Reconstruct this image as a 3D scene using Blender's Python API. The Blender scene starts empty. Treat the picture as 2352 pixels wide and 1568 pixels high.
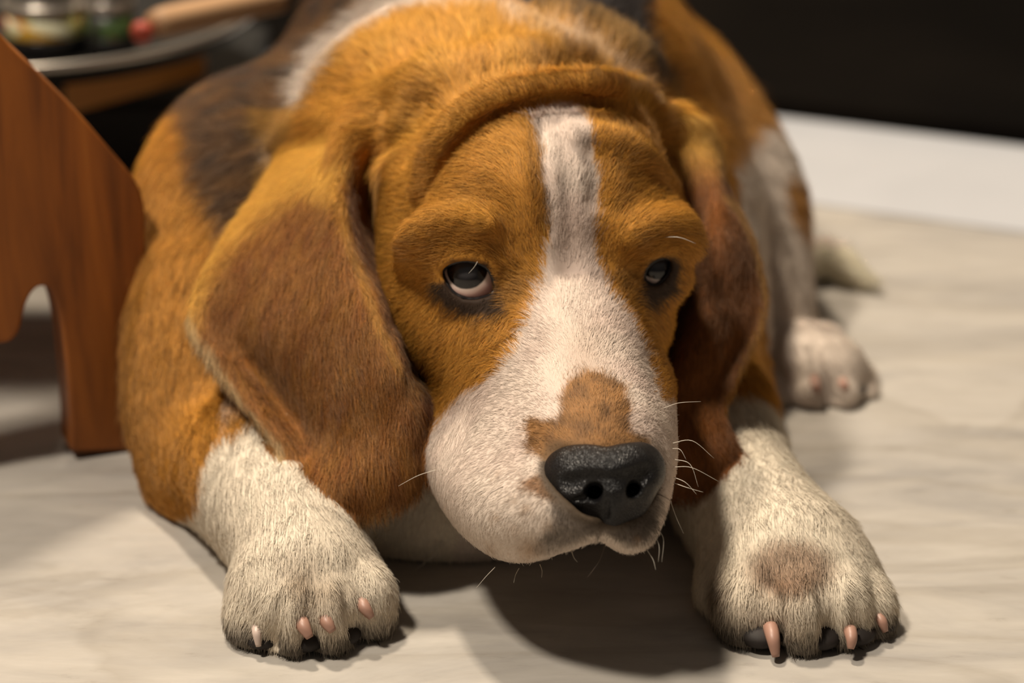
import bpy, math, os, time
import numpy as np
from mathutils import Vector, Matrix, Euler

T0 = time.time()
rng = np.random.default_rng(7)
scene = bpy.context.scene

# ------------------------------------------------------------------ camera
FPX = 5800.0                      # focal length in pixels of the 2352 wide frame
PITCH = math.radians(22.0)
CAM_H = 0.414
cam_data = bpy.data.cameras.new('camera')
cam_data.sensor_fit = 'HORIZONTAL'
cam_data.sensor_width = 22.3
cam_data.lens = FPX * 22.3 / 2352.0
cam_data.clip_start = 0.05
cam_data.clip_end = 50.0
cam_data.dof.use_dof = True
cam_data.dof.focus_distance = 0.835
cam_data.dof.aperture_fstop = 3.6
cam = bpy.data.objects.new('camera', cam_data)
cam.location = (0.0, 0.0, CAM_H)
cam.rotation_euler = (math.pi / 2 - PITCH, 0.0, 0.0)
scene.collection.objects.link(cam)
scene.camera = cam

# ------------------------------------------------------------------ world, exposure
scene.view_settings.view_transform = 'Standard'
scene.view_settings.look = 'None'
scene.view_settings.exposure = 0.2
scene.view_settings.gamma = 1.0
scene.view_settings.use_curve_mapping = False
world = bpy.data.worlds.new('room_light')
scene.world = world
world.use_nodes = True
bg = world.node_tree.nodes['Background']
bg.inputs['Color'].default_value = (1.0, 0.93, 0.84, 1.0)
bg.inputs['Strength'].default_value = 0.07


def area_light(name, loc, target, size, power, color):
    ld = bpy.data.lights.new(name, 'AREA')
    ld.shape = 'RECTANGLE'
    ld.size, ld.size_y = size
    ld.energy = power
    ld.color = color
    lo = bpy.data.objects.new(name, ld)
    lo.location = loc
    d = Vector(target) - Vector(loc)
    lo.rotation_euler = d.to_track_quat('-Z', 'Y').to_euler()
    scene.collection.objects.link(lo)
    return lo


# the ceiling lamp behind the dog, up left, and the weaker lights in front
area_light('ceiling_lamp', (-0.46, 1.62, 2.15), (0.0, 0.95, 0.05), (0.18, 0.18), 48.0, (1.0, 0.86, 0.68))
area_light('side_lamp', (-0.80, 0.36, 2.05), (0.0, 0.9, 0.05), (0.24, 0.24), 46.0, (1.0, 0.89, 0.74))


# ------------------------------------------------------------------ projection helpers
CT, ST = math.cos(PITCH), math.sin(PITCH)
VF = np.array([0, CT, -ST])
VU = np.array([0, ST, CT])
CO = np.array([0, 0, CAM_H])


def P(px, py, d):
    """The point of the place that the photo shows at pixel (px, py), d metres deep."""
    a = (px - 1176.0) / FPX * d
    b = -(py - 784.0) / FPX * d
    return CO + VF * d + np.array([1.0, 0, 0]) * a + VU * b


def floor_depth(py):
    return CAM_H / (ST + CT * (py - 784.0) / FPX)


def PF(px, py):
    return P(px, py, floor_depth(py))


def proj(p):
    q = np.asarray(p) - CO
    d = q @ VF
    return 1176.0 + FPX * q[..., 0] / d, 784.0 - FPX * (q @ VU) / d, d


# ------------------------------------------------------------------ small scene helpers
def link(o, parent=None):
    scene.collection.objects.link(o)
    if parent is not None:
        o.parent = parent
        o.matrix_parent_inverse = Matrix.Identity(4)
    return o


def empty(name, loc, label=None, category=None, group=None):
    o = bpy.data.objects.new(name, None)
    o.empty_display_size = 0.02
    o.location = loc
    link(o)
    if label:
        o['label'] = label
    if category:
        o['category'] = category
    if group:
        o['group'] = group
    return o


def mesh_obj(name, verts, faces, mat=None, parent=None, smooth=True):
    """verts in place coordinates; a part is moved into its parent's frame."""
    v = np.asarray(verts, dtype=np.float64).reshape(-1, 3)
    off = np.array(parent.matrix_basis.translation) if parent is not None and parent.parent is None else np.zeros(3)
    if parent is not None and parent.parent is not None:
        off = np.array(parent.parent.matrix_basis.translation)
    v = v - off
    me = bpy.data.meshes.new(name)
    if isinstance(faces, np.ndarray):
        n, k = faces.shape
        me.vertices.add(len(v))
        me.vertices.foreach_set('co', v.astype(np.float32).ravel())
        me.loops.add(n * k)
        me.loops.foreach_set('vertex_index', faces.astype(np.int32).ravel())
        me.polygons.add(n)
        me.polygons.foreach_set('loop_start', np.arange(0, n * k, k, dtype=np.int32))
        me.update(calc_edges=True)
    else:
        me.from_pydata([tuple(x) for x in v], [], faces)
    if smooth:
        me.polygons.foreach_set('use_smooth', np.ones(len(me.polygons), dtype=bool))
    me.update()
    o = bpy.data.objects.new(name, me)
    if mat:
        me.materials.append(mat)
    link(o, parent)
    return o


def norm(v):
    v = np.asarray(v, float)
    return v / (np.linalg.norm(v, axis=-1, keepdims=True) + 1e-12)


def sstep(a, b, x):
    t = np.clip((x - a) / (b - a), 0, 1)
    return t * t * (3 - 2 * t)
# ------------------------------------------------------------------ volume sculpting
def axis(parts):
    """parts: [(start, end, step)...] -> rectilinear coordinates"""
    out = []
    for a, b, s in parts:
        n = max(1, int(round((b - a) / s)))
        out.append(np.linspace(a, b, n, endpoint=False))
    out.append(np.array([parts[-1][1]]))
    return np.concatenate(out).astype(np.float32)


Q = 1.0
GX = axis([(-.185, -.14, .002 * Q), (-.14, .165, .0011 * Q), (.165, .20, .002 * Q)])
GY = axis([(.66, .94, .0011 * Q), (.94, 1.05, .0018 * Q), (1.05, 1.52, .003 * Q)])
GZ = axis([(-.006, .185, .0011 * Q), (.185, .30, .003 * Q)])
S = np.full((len(GX), len(GY), len(GZ)), 0.05, dtype=np.float32)
print('grid', S.shape, S.size / 1e6)


def region(lo, hi):
    r = []
    for g, a, b in zip((GX, GY, GZ), lo, hi):
        i0 = max(0, int(np.searchsorted(g, a)) - 1)
        i1 = min(len(g), int(np.searchsorted(g, b)) + 1)
        r.append((i0, max(i1, i0 + 1)))
    sl = tuple(slice(a, b) for a, b in r)
    X = GX[sl[0]][:, None, None]
    Y = GY[sl[1]][None, :, None]
    Z = GZ[sl[2]][None, None, :]
    return sl, X, Y, Z


def sample(pts):
    """distance field at points (n,3), trilinear"""
    pts = np.atleast_2d(pts)
    idx, w = [], []
    for g, c in ((GX, pts[:, 0]), (GY, pts[:, 1]), (GZ, pts[:, 2])):
        i = np.clip(np.searchsorted(g, c) - 1, 0, len(g) - 2)
        t = np.clip((c - g[i]) / (g[i + 1] - g[i]), 0, 1)
        idx.append(i)
        w.append(t)
    out = 0
    for a in (0, 1):
        for b in (0, 1):
            for c in (0, 1):
                ww = (w[0] if a else 1 - w[0]) * (w[1] if b else 1 - w[1]) * (w[2] if c else 1 - w[2])
                out = out + ww * S[idx[0] + a, idx[1] + b, idx[2] + c]
    return out


def surf(px, py, d0=.74, d1=1.3):
    """depth at which the sculpted surface stands at a pixel"""
    ds = np.arange(d0, d1, .0008)
    v = sample(np.array([P(px, py, d) for d in ds]))
    i = np.nonzero(v < 0)[0]
    if len(i) == 0:
        return None
    i = i[0]
    if i == 0:
        return ds[0]
    return ds[i - 1] + (ds[i] - ds[i - 1]) * v[i - 1] / (v[i - 1] - v[i])


def on_surface(pts, lift=0.0):
    """(px, py, radius[, lift]) -> tube points lying on the present surface; lift > 0 stands proud"""
    out = []
    last = .9
    for p in pts:
        d = surf(p[0], p[1])
        d = last if d is None else d
        last = d
        li = p[3] if len(p) > 3 else lift
        out.append((P(p[0], p[1], d - li), p[2]))
    return out


def smin(a, b, k):
    h = np.clip(0.5 + 0.5 * (b - a) / k, 0, 1)
    return b * (1 - h) + a * h - k * h * (1 - h)


def combine(sl, d, k, op):
    cur = S[sl]
    if op == 'add':
        S[sl] = smin(cur, d, k).astype(np.float32)
    elif op == 'cut':
        S[sl] = (-smin(-cur, d, k)).astype(np.float32)
    elif op == 'and':
        S[sl] = (-smin(-cur, -d, k)).astype(np.float32)


def ell(c, r, k=.01, rot=None, op='add'):
    """ellipsoid, centre c, radii r, rot = 3x3 whose rows are its axes"""
    c = np.asarray(c, float)
    r = np.asarray(r, float) if np.ndim(r) else np.array([r] * 3, float)
    R = np.eye(3) if rot is None else np.asarray(rot, float)
    ext = np.sqrt(((R * r[:, None]) ** 2).sum(0)) + k * 1.2 + .004
    sl, X, Y, Z = region(c - ext, c + ext)
    X, Y, Z = X - np.float32(c[0]), Y - np.float32(c[1]), Z - np.float32(c[2])
    k0 = 0
    k1 = 0
    for i in range(3):
        q = np.float32(R[i, 0]) * X + np.float32(R[i, 1]) * Y + np.float32(R[i, 2]) * Z
        k0 = k0 + (q / np.float32(r[i])) ** 2
        k1 = k1 + (q / np.float32(r[i] ** 2)) ** 2
    k0 = np.sqrt(k0)
    k1 = np.sqrt(k1) + 1e-9
    d = k0 * (k0 - 1) / k1
    combine(sl, d, k, op)


def cone(a, b, ra, rb, k=.008, op='add', flat=None):
    """round cone from a to b; flat = (axis, factor) squashes it across an axis"""
    a = np.asarray(a, float)
    b = np.asarray(b, float)
    m = max(ra, rb) + k * 1.2 + .004
    sl, X, Y, Z = region(np.minimum(a, b) - m, np.maximum(a, b) + m)
    ab = b - a
    L2 = float(ab @ ab) + 1e-12
    X0, Y0, Z0 = X - np.float32(a[0]), Y - np.float32(a[1]), Z - np.float32(a[2])
    t = np.clip((X0 * np.float32(ab[0]) + Y0 * np.float32(ab[1]) + Z0 * np.float32(ab[2])) / L2, 0, 1).astype(np.float32)
    dx, dy, dz = X0 - t * np.float32(ab[0]), Y0 - t * np.float32(ab[1]), Z0 - t * np.float32(ab[2])
    d2 = dx * dx + dy * dy + dz * dz
    if flat is not None:
        n, f = norm(flat[0]), flat[1]
        q = dx * np.float32(n[0]) + dy * np.float32(n[1]) + dz * np.float32(n[2])
        d2 = d2 + q * q * np.float32(1 / f ** 2 - 1)
    tt = t * t * (3 - 2 * t)
    d = np.sqrt(d2) - (ra + (rb - ra) * tt)
    combine(sl, d, k, op)


def chain(pts, k=.008, op='add', flat=None, n=5):
    """one smooth tube through (point, radius) entries"""
    C = np.array([list(p) + [r] for p, r in pts], float)
    s = spline(C, n)
    m = float(s[:, 3].max()) + k * 1.2 + .004
    sl, X, Y, Z = region(s[:, :3].min(0) - m, s[:, :3].max(0) + m)
    D = None
    for i in range(len(s) - 1):
        a, b = s[i, :3], s[i + 1, :3]
        ab = (b - a).astype(np.float32)
        L2 = np.float32(ab @ ab + 1e-12)
        X0, Y0, Z0 = X - np.float32(a[0]), Y - np.float32(a[1]), Z - np.float32(a[2])
        t = np.clip((X0 * ab[0] + Y0 * ab[1] + Z0 * ab[2]) / L2, 0, 1)
        dx, dy, dz = X0 - t * ab[0], Y0 - t * ab[1], Z0 - t * ab[2]
        d2 = dx * dx + dy * dy + dz * dz
        if flat is not None:
            nn, f = norm(flat[0]).astype(np.float32), flat[1]
            q = dx * nn[0] + dy * nn[1] + dz * nn[2]
            d2 = d2 + q * q * np.float32(1 / f ** 2 - 1)
        d = np.sqrt(d2) - (np.float32(s[i, 3]) + np.float32(s[i + 1, 3] - s[i, 3]) * t)
        D = d if D is None else np.minimum(D, d)
    combine(sl, D, k, op)


def spline(C, n):
    """Catmull-Rom through the rows of C, n steps a span"""
    C = np.asarray(C, float)
    E = np.vstack([2 * C[0] - C[1], C, 2 * C[-1] - C[-2]])
    out = []
    for i in range(len(C) - 1):
        p0, p1, p2, p3 = E[i], E[i + 1], E[i + 2], E[i + 3]
        for j in range(n):
            t = j / n
            out.append(.5 * ((2 * p1) + (-p0 + p2) * t + (2 * p0 - 5 * p1 + 4 * p2 - p3) * t * t + (-p0 + 3 * p1 - 3 * p2 + p3) * t ** 3))
    out.append(C[-1])
    return np.array(out)


def splat(pts, rad, k, op='add', win=None, margin=.006):
    """union of many small balls: pts (n,3), rad (n,) -> distance in a local window"""
    pts = np.asarray(pts, float)
    rad = np.broadcast_to(np.asarray(rad, float), (len(pts),))
    m = float(rad.max()) + margin
    lo, hi = pts.min(0) - m, pts.max(0) + m
    sl, X, Y, Z = region(lo, hi)
    gx, gy, gz = X.ravel(), Y.ravel(), Z.ravel()
    D = np.full((len(gx), len(gy), len(gz)), margin * 1.5, np.float32)
    flat = D.ravel()
    hx = (np.diff(gx)).min()
    hy = (np.diff(gy)).min()
    hz = (np.diff(gz)).min()
    wx, wy, wz = int(m / hx) + 1, int(m / hy) + 1, int(m / hz) + 1
    ix = np.searchsorted(gx, pts[:, 0])
    iy = np.searchsorted(gy, pts[:, 1])
    iz = np.searchsorted(gz, pts[:, 2])
    for a in range(-wx, wx + 1):
        jx = ix + a
        okx = (jx >= 0) & (jx < len(gx))
        dx = gx[np.clip(jx, 0, len(gx) - 1)] - pts[:, 0]
        okx &= np.abs(dx) < m
        for b in range(-wy, wy + 1):
            jy = iy + b
            dy = gy[np.clip(jy, 0, len(gy) - 1)] - pts[:, 1]
            dxy = dx * dx + dy * dy
            ok = okx & (jy >= 0) & (jy < len(gy)) & (dxy < m * m)
            if not ok.any():
                continue
            o = np.nonzero(ok)[0]
            jz = iz[o][:, None] + np.arange(-wz, wz + 1)[None, :]
            okz = (jz >= 0) & (jz < len(gz))
            jzc = np.clip(jz, 0, len(gz) - 1)
            dz = gz[jzc] - pts[o, 2][:, None]
            d = np.sqrt(dxy[o][:, None] + dz * dz) - rad[o][:, None]
            idx = (jx[o][:, None] * len(gy) + jy[o][:, None]) * len(gz) + jzc
            sel = okz & (d < margin)
            np.minimum.at(flat, idx[sel], d[sel].astype(np.float32))
    combine(sl, flat.reshape(D.shape), k, op)


def poly_sd(px, py, poly):
    """signed distance (pixels) to a closed polygon, negative inside"""
    poly = np.asarray(poly, float)
    d = np.full(px.shape, 1e9)
    inside = np.zeros(px.shape, bool)
    n = len(poly)
    for i in range(n):
        a = poly[i]
        b = poly[(i + 1) % n]
        e = b - a
        wx, wy = px - a[0], py - a[1]
        t = np.clip((wx * e[0] + wy * e[1]) / (e @ e + 1e-9), 0, 1)
        d = np.minimum(d, (wx - e[0] * t) ** 2 + (wy - e[1] * t) ** 2)
        c = ((a[1] > py) != (b[1] > py))
        with np.errstate(divide='ignore', invalid='ignore'):
            xi = (b[0] - a[0]) * (py - a[1]) / (b[1] - a[1] + 1e-12) + a[0]
        inside ^= c & (px < xi)
    d = np.sqrt(d)
    return np.where(inside, -d, d)


def smooth_poly(poly, n=5):
    C = np.asarray(poly, float)
    k = len(C)
    out = []
    for i in range(k):
        p0, p1, p2, p3 = C[(i - 1) % k], C[i], C[(i + 1) % k], C[(i + 2) % k]
        for j in range(n):
            t = j / n
            out.append(.5 * ((2 * p1) + (-p0 + p2) * t + (2 * p0 - 5 * p1 + 4 * p2 - p3) * t * t + (-p0 + 3 * p1 - 3 * p2 + p3) * t ** 3))
    return np.array(out)


def surface_nets():
    nx, ny, nz = S.shape
    ins = S < 0
    ins[0] = ins[-1] = False
    ins[:, 0] = ins[:, -1] = False
    ins[:, :, 0] = ins[:, :, -1] = False
    S[~ins & (S < 0)] = 1e-4
    cnt = np.zeros((nx - 1, ny - 1, nz - 1), np.int8)
    for a in (0, 1):
        for b in (0, 1):
            for c in (0, 1):
                cnt += ins[a:nx - 1 + a, b:ny - 1 + b, c:nz - 1 + c]
    act = (cnt > 0) & (cnt < 8)
    I, J, K = np.nonzero(act)
    vid = np.full(act.shape, -1, np.int32)
    vid[I, J, K] = np.arange(len(I), dtype=np.int32)
    corner = {}
    for a in (0, 1):
        for b in (0, 1):
            for c in (0, 1):
                corner[a, b, c] = (S[I + a, J + b, K + c].astype(np.float64),
                                   np.stack([GX[I + a], GY[J + b], GZ[K + c]], 1).astype(np.float64))
    acc = np.zeros((len(I), 3))
    num = np.zeros(len(I))
    keys = list(corner)
    for ka in keys:
        for kb in keys:
            df = [kb[i] - ka[i] for i in range(3)]
            if sum(map(abs, df)) != 1 or sum(df) != 1:
                continue
            sa, pa = corner[ka]
            sb, pb = corner[kb]
            x = (sa < 0) != (sb < 0)
            t = np.where(x, sa / np.where(x, sa - sb, 1), 0)
            acc += np.where(x[:, None], pa + (pb - pa) * t[:, None], 0)
            num += x
    V = acc / num[:, None]
    faces = []
    for ax in range(3):
        sl0 = [slice(None)] * 3
        sl1 = [slice(None)] * 3
        sl0[ax] = slice(0, -1)
        sl1[ax] = slice(1, None)
        x = ins[tuple(sl0)] != ins[tuple(sl1)]
        i, j, k = np.nonzero(x)
        flip = ins[i, j, k]
        u, v = [(1, 2), (2, 0), (0, 1)][ax]
        base = [i, j, k]
        ok = (base[u] > 0) & (base[v] > 0)
        base = [q[ok] for q in base]
        flip = flip[ok]

        def g(du, dv):
            q = [base[0].copy(), base[1].copy(), base[2].copy()]
            q[u] = q[u] - du
            q[v] = q[v] - dv
            return vid[q[0], q[1], q[2]]
        f = np.stack([g(1, 1), g(0, 1), g(0, 0), g(1, 0)], 1)
        f[~flip] = f[~flip][:, ::-1]
        faces.append(f)
    F = np.concatenate(faces)
    F = F[(F >= 0).all(1)]
    return V, F


def largest_component(V, F):
    """keep the one connected body"""
    lab = np.arange(len(V))
    E = np.concatenate([F[:, [0, 1]], F[:, [1, 2]], F[:, [2, 3]]])
    while True:
        m = np.minimum(lab[E[:, 0]], lab[E[:, 1]])
        new = lab.copy()
        np.minimum.at(new, E[:, 0], m)
        np.minimum.at(new, E[:, 1], m)
        new = new[new]
        new = new[new]
        if (new == lab).all():
            break
        lab = new
    ids, n = np.unique(lab, return_counts=True)
    keep = lab == ids[n.argmax()]
    print('components', len(ids), sorted(n)[-4:])
    remap = np.cumsum(keep) - 1
    F = F[keep[F[:, 0]]]
    return V[keep], remap[F]


def relax(V, F, it, lam=.5, mu=-.53):
    E = np.concatenate([F[:, [0, 1]], F[:, [1, 2]], F[:, [2, 3]], F[:, [3, 0]]])
    deg = np.bincount(E[:, 0], minlength=len(V)) + np.bincount(E[:, 1], minlength=len(V))
    for i in range(it):
        for w in (lam, mu):
            acc = np.stack([np.bincount(E[:, 0], V[E[:, 1], c], len(V)) + np.bincount(E[:, 1], V[E[:, 0], c], len(V)) for c in range(3)], 1)
            V = V + w * (acc / deg[:, None] - V)
    return V
# ------------------------------------------------------------------ the beagle: shape
YAW, HP = math.radians(11.0), math.radians(21.0)
HF = np.array([math.sin(YAW) * math.cos(HP), -math.cos(YAW) * math.cos(HP), -math.sin(HP)])
HR = np.array([math.cos(YAW), math.sin(YAW), 0.0])
HU = np.cross(HR, -HF)
HU = HU / np.linalg.norm(HU)
if HU[2] < 0:
    HU = -HU
HO = P(1295, 640, .866)
HROT = np.stack([HR, HU, HF])


def H(r, u, f):
    """head frame in centimetres: to the viewer's right, up, towards the nose"""
    return HO + .01 * (r * HR + u * HU + f * HF)


def hell(c, r, k=.8, op='add', tilt=None):
    rot = HROT
    if tilt is not None:
        E = np.array(Euler([math.radians(t) for t in tilt]).to_matrix())
        rot = E @ HROT
    ell(H(*c), np.array(r) * .01, k * .01, rot, op)


def hcone(a, b, ra, rb, k=.8, op='add'):
    cone(H(*a), H(*b), ra * .01, rb * .01, k * .01, op)


def hchain(pts, k=.5, op='add', flat=None):
    chain([(H(*p[:3]), p[3] * .01) for p in pts], k * .01, op, flat)


def pchain(pts, k=.008, op='add', flat=None):
    """tube through (px, py, depth, radius in m)"""
    chain([(P(*p[:3]), p[3]) for p in pts], k, op, flat)


def sheet(rows, thick, k=.004, nu=5, step=.0012):
    """a skin flap: rows of (px, py, depth) from one margin to the other"""
    R = [np.array([P(*p) for p in r]) for r in rows]
    n = 24
    RR = []
    for r in R:
        s = spline(r, 8)
        L = np.r_[0, np.cumsum(np.linalg.norm(np.diff(s, axis=0), axis=1))]
        t = np.linspace(0, L[-1], n)
        RR.append(np.stack([np.interp(t, L, s[:, c]) for c in range(3)], 1))
    RR = np.array(RR)
    G = spline(RR.reshape(len(RR), -1), 8).reshape(-1, n, 3)
    # refine until the spacing is below step
    G2 = []
    for row in G:
        t = np.linspace(0, n - 1, 72)
        G2.append(np.stack([np.interp(t, np.arange(n), row[:, c]) for c in range(3)], 1))
    G = np.array(G2)
    t = np.linspace(0, len(G) - 1, 110)
    i = np.clip(t.astype(int), 0, len(G) - 2)
    w = (t - i)[:, None, None]
    G = G[i] * (1 - w) + G[i + 1] * w
    splat(G.reshape(-1, 3), thick, k)
    return G


# ---- trunk
ell((-.004, 1.045, .088), (.094, .12, .086), .03)
ell((-.006, 1.19, .100), (.084, .15, .095), .03)
ell((.002, 1.29, .095), (.082, .10, .093), .03)
ell(P(1050, 1060, .955), (.075, .060, .048), .02)              # brisket between the forelegs
# shoulders and upper arms
ell(P(592, 545, 1.035), (.050, .060, .062), .03)
pchain([(640, 420, 1.05, .045), (530, 700, .990, .039), (500, 930, .968, .035), (498, 1065, .958, .026)], .02)
pchain([(1500, 500, 1.06, .045), (1560, 800, 1.04, .036), (1615, 970, .99, .026)], .02)
# neck and the loose scruff behind the skull
chain([(H(0, -3.0, -7.5), .050), (P(1120, 420, 1.01), .066), (P(1060, 330, 1.09), .080)], .03)
ell(P(1140, 250, .985), (.066, .045, .040), .02)
ell(P(1120, 330, .995), (.078, .055, .052), .015)
# haunch, knee, shin, hind foot on the right
ell(P(1480, 420, 1.17), (.060, .10, .070), .03)
pchain([(1490, 260, 1.16, .038), (1665, 430, 1.12, .032), (1740, 600, 1.10, .022), (1765, 760, 1.085, .019), (1780, 830, 1.085, .017)], .015)
ell(P(1770, 860, 1.10), (.022, .05, .018), .01)
pchain([(1780, 860, 1.08, .018), (1850, 850, 1.065, .020), (1890, 870, 1.055, .019)], .008)
for (a, b, c, d, e) in [(1775, 880, 1790, 915, 1.05), (1845, 850, 1862, 908, 1.045), (1915, 850, 1930, 905, 1.045), (1960, 875, 1978, 912, 1.055)]:
    cone(P(a, b, e + .012), P(c, d, e - .004), .0095, .0078, .003)
# left thigh, hidden behind the shoulder from here but there
ell((-.055, 1.24, .065), (.055, .095, .065), .03)
# tail along the floor
chain([((.05, 1.36, .045), .02), ((.12, 1.30, .018), .014), (PF(1800, 640) + [0, .02, .009], .0105), (PF(1900, 640) + [0, .0, .009], .0085), (PF(1985, 668) + [0, 0, .005], .003)], .01)

# ---- left foreleg and paw
pchain([(500, 1085, .955, .026), (590, 1080, .930, .031), (655, 1180, .897, .0265), (690, 1260, .878, .0235), (705, 1330, .868, .024)], .012)
pchain([(650, 1370, .862, .016), (640, 1430, .853, .011)], .008)
ell(P(712, 1365, .866), (.026, .026, .018), .008)
LTOES = [[(615, 1345, .868, .0100), (590, 1405, .858, .0110), (588, 1450, .853, .0085)],
         [(680, 1325, .862, .0100), (668, 1395, .849, .0112), (672, 1455, .847, .0088)],
         [(745, 1325, .862, .0100), (752, 1390, .849, .0112), (758, 1450, .848, .0088)],
         [(800, 1315, .868, .0100), (835, 1360, .857, .0105), (850, 1412, .856, .0085)]]
for t in LTOES:
    pchain(t, .0022)
# ---- right foreleg and paw
pchain([(1622, 950, .975, .024), (1655, 1060, .945, .0245), (1705, 1160, .915, .0245), (1760, 1235, .895, .0250), (1815, 1300, .880, .0265)], .012)
ell(P(1830, 1345, .872), (.029, .027, .020), .008)
RTOES = [[(1745, 1310, .875, .0120), (1718, 1390, .860, .0125), (1712, 1450, .855, .0090)],
         [(1830, 1300, .870, .0110), (1835, 1390, .852, .0125), (1840, 1455, .849, .0092)],
         [(1905, 1300, .870, .0100), (1925, 1380, .855, .0110), (1940, 1445, .852, .0086)],
         [(1950, 1320, .875, .0095), (1990, 1385, .862, .0098), (2003, 1440, .860, .0078)]]
for t in RTOES:
    pchain(t, .0022)
pchain([(1655, 1290, .885, .0075), (1640, 1360, .873, .0068), (1650, 1400, .870, .005)], .006)   # dewclaw pad

# ---- skull and face
hell((0, -1.7, -6.6), (5.2, 5.0, 6.6))
hell((0, .6, -3.6), (3.7, 2.5, 2.7), 1.4)                 # frontal bone
for s in (-1, 1):
    hell((s * 3.0, .25, -1.9), (2.1, 1.25, 1.7), .8)          # brow
    hell((s * 3.6 if s < 0 else 3.0, -3.0, -3.2), (2.1 if s < 0 else 1.7, 2.7, 4.2), 1.2)           # cheek
    hell((s * 2.0 if s < 0 else 1.5, -2.7, .6), (1.9 if s < 0 else 1.6, 1.9, 3.0), 1.0)             # under the eye
# muzzle
for s in (-1, 1):
    hcone((s * .75, -2.1, -2), (s * .7, -1.50, 6.4), 2.0, 1.5, 1.4)
hcone((0, -3.6, -1), (0, -2.9, 6.4), 2.6, 2.0, 1.0)
# upper lips: flews, fuller on the viewer's left
pchain([(1085, 960, .895, .017), (1112, 1080, .862, .0185), (1180, 1172, .834, .0165), (1265, 1183, .816, .0125), (1340, 1175, .806, .0090)], .009)
pchain([(1150, 880, .885, .020), (1215, 1010, .855, .020), (1285, 1100, .828, .0150), (1345, 1130, .810, .0110)], .010)
pchain([(1450, 900, .87, .015), (1462, 1020, .842, .0135), (1458, 1120, .824, .0120), (1446, 1200, .815, .0098)], .007)
hchain([(0, -5.2, 0, 1.5), (0, -4.7, 3.5, 1.3), (0, -4.3, 5.6, 1.0)], .5)    # chin
hell((0, -2.6, 7.3), (1.8, 1.4, 1.2), .5)                   # lip front
# nose pad base
hell((0, -1.15, 7.5), (1.6, 1.1, 1.1), .5)

# ---- fold of loose skin across the top of the skull, with its crease
FOLD = [(972, 430, .0035), (1005, 345, .0048), (1060, 280, .0052), (1140, 230, .0056), (1220, 207, .0058), (1300, 200, .0058), (1385, 205, .0058), (1455, 232, .0054), (1510, 285, .0050), (1542, 350, .0044), (1556, 430, .0035)]
fold_tube = on_surface([(x, y, r * 1.08, li) for (x, y, r), li in zip(FOLD, (-.001, .002, .004, .0050, .0052, .0052, .0052, .005, .004, .002, -.001))])
crease = on_surface([(x + dx, y + dy, r) for (x, y, r), (dx, dy) in zip([(992, 450, .0006), (1030, 375, .0018), (1085, 312, .0032), (1160, 262, .0038), (1230, 246, .0042), (1310, 240, .0044), (1395, 246, .0040), (1455, 272, .0034), (1500, 318, .0020), (1522, 380, .0008)], [(0, 0)] * 10)], -.0012)
valley = on_surface([(930, 335, .002), (975, 262, .004), (1050, 200, .006), (1150, 158, .006), (1260, 142, .006), (1370, 146, .006), (1455, 184, .004), (1525, 238, .002)], .0)
chain(fold_tube, .0045)
chain(valley, .016, 'cut')
chain(crease, .0025, 'cut')
# soft folds that run from the ear base up the neck
chain(on_surface([(840, 290, .006), (900, 240, .007), (1000, 170, .006)], -.003), .014)
chain(on_surface([(890, 335, .001), (930, 295, .002), (975, 245, .001)], 0), .010, 'cut')
#chain(on_surface([(800, 250, .003), (850, 205, .004), (920, 160, .003)], 0), .010, 'cut')
# the hollow behind the scruff where neck meets back
chain(on_surface([(1180, -20, .002), (1300, 35, .004), (1380, 68, .005), (1460, 130, .006), (1520, 180, .006), (1585, 245, .004)], 0), .016, 'cut')
chain(on_surface([(665, 260, .003), (710, 160, .005), (780, 80, .005), (880, 10, .004)], 0), .016, 'cut')
# furrow along the blaze
chain(on_surface([(1236, 280, .0022), (1243, 370, .0030), (1252, 450, .0030), (1262, 540, .0018)], .0006), .004, 'cut')
chain(on_surface([(1288, 285, .0008), (1296, 320, .0016), (1308, 380, .0018), (1310, 480, .0012), (1306, 620, .0010)], .0), .007, 'cut')
chain(on_surface([(1345, 300, .0015), (1368, 380, .0018), (1372, 470, .0018)], .0), .008, 'cut')
# brow rolls above the eyes
chain(on_surface([(935, 600, .003), (950, 550, .0046), (990, 520, .0052), (1050, 508, .0044), (1120, 520, .003)], .0018), .008)
chain(on_surface([(1330, 320, .003), (1420, 330, .004), (1480, 370, .004), (1530, 430, .003)], .0014), .008)
chain(on_surface([(1450, 550, .003), (1500, 520, .004), (1560, 520, .004), (1590, 560, .003)], .0002), .009)

# ---- eyes: eyeball sockets and lids
EYE_R = .0112
EYE_L_C = P(1079, 640, .8725)
EYE_R_C = P(1502, 622, .8880)
LID_L = smooth_poly([(1016, 630), (1022, 614), (1043, 603), (1075, 599), (1105, 606), (1124, 620), (1134, 642), (1137, 664), (1128, 677), (1110, 684), (1085, 688), (1060, 683), (1036, 667)])
LID_R = smooth_poly([(1479, 640), (1484, 617), (1500, 601), (1520, 593), (1538, 596), (1541, 612), (1535, 630), (1522, 645), (1508, 655), (1494, 654)])
for c, lid in ((EYE_L_C, LID_L), (EYE_R_C, LID_R)):
    ell(c, EYE_R + .0020, .006)
for c, lid in ((EYE_L_C, LID_L), (EYE_R_C, LID_R)):
    ell(c, EYE_R + .0002, .0008, None, 'cut')
    m = .014
    sl, X, Y, Z = region(c - m, c + m)
    G = np.stack(np.broadcast_arrays(X, Y, Z), -1).reshape(-1, 3)
    px, py, dd = proj(G)
    sd = poly_sd(px, py, lid) / FPX * dd
    sd = np.maximum(sd, dd - (c - CO) @ VF - .004)
    combine(sl, sd.reshape(np.broadcast_shapes(X.shape, Y.shape, Z.shape)).astype(np.float32), .0012, 'cut')

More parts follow.
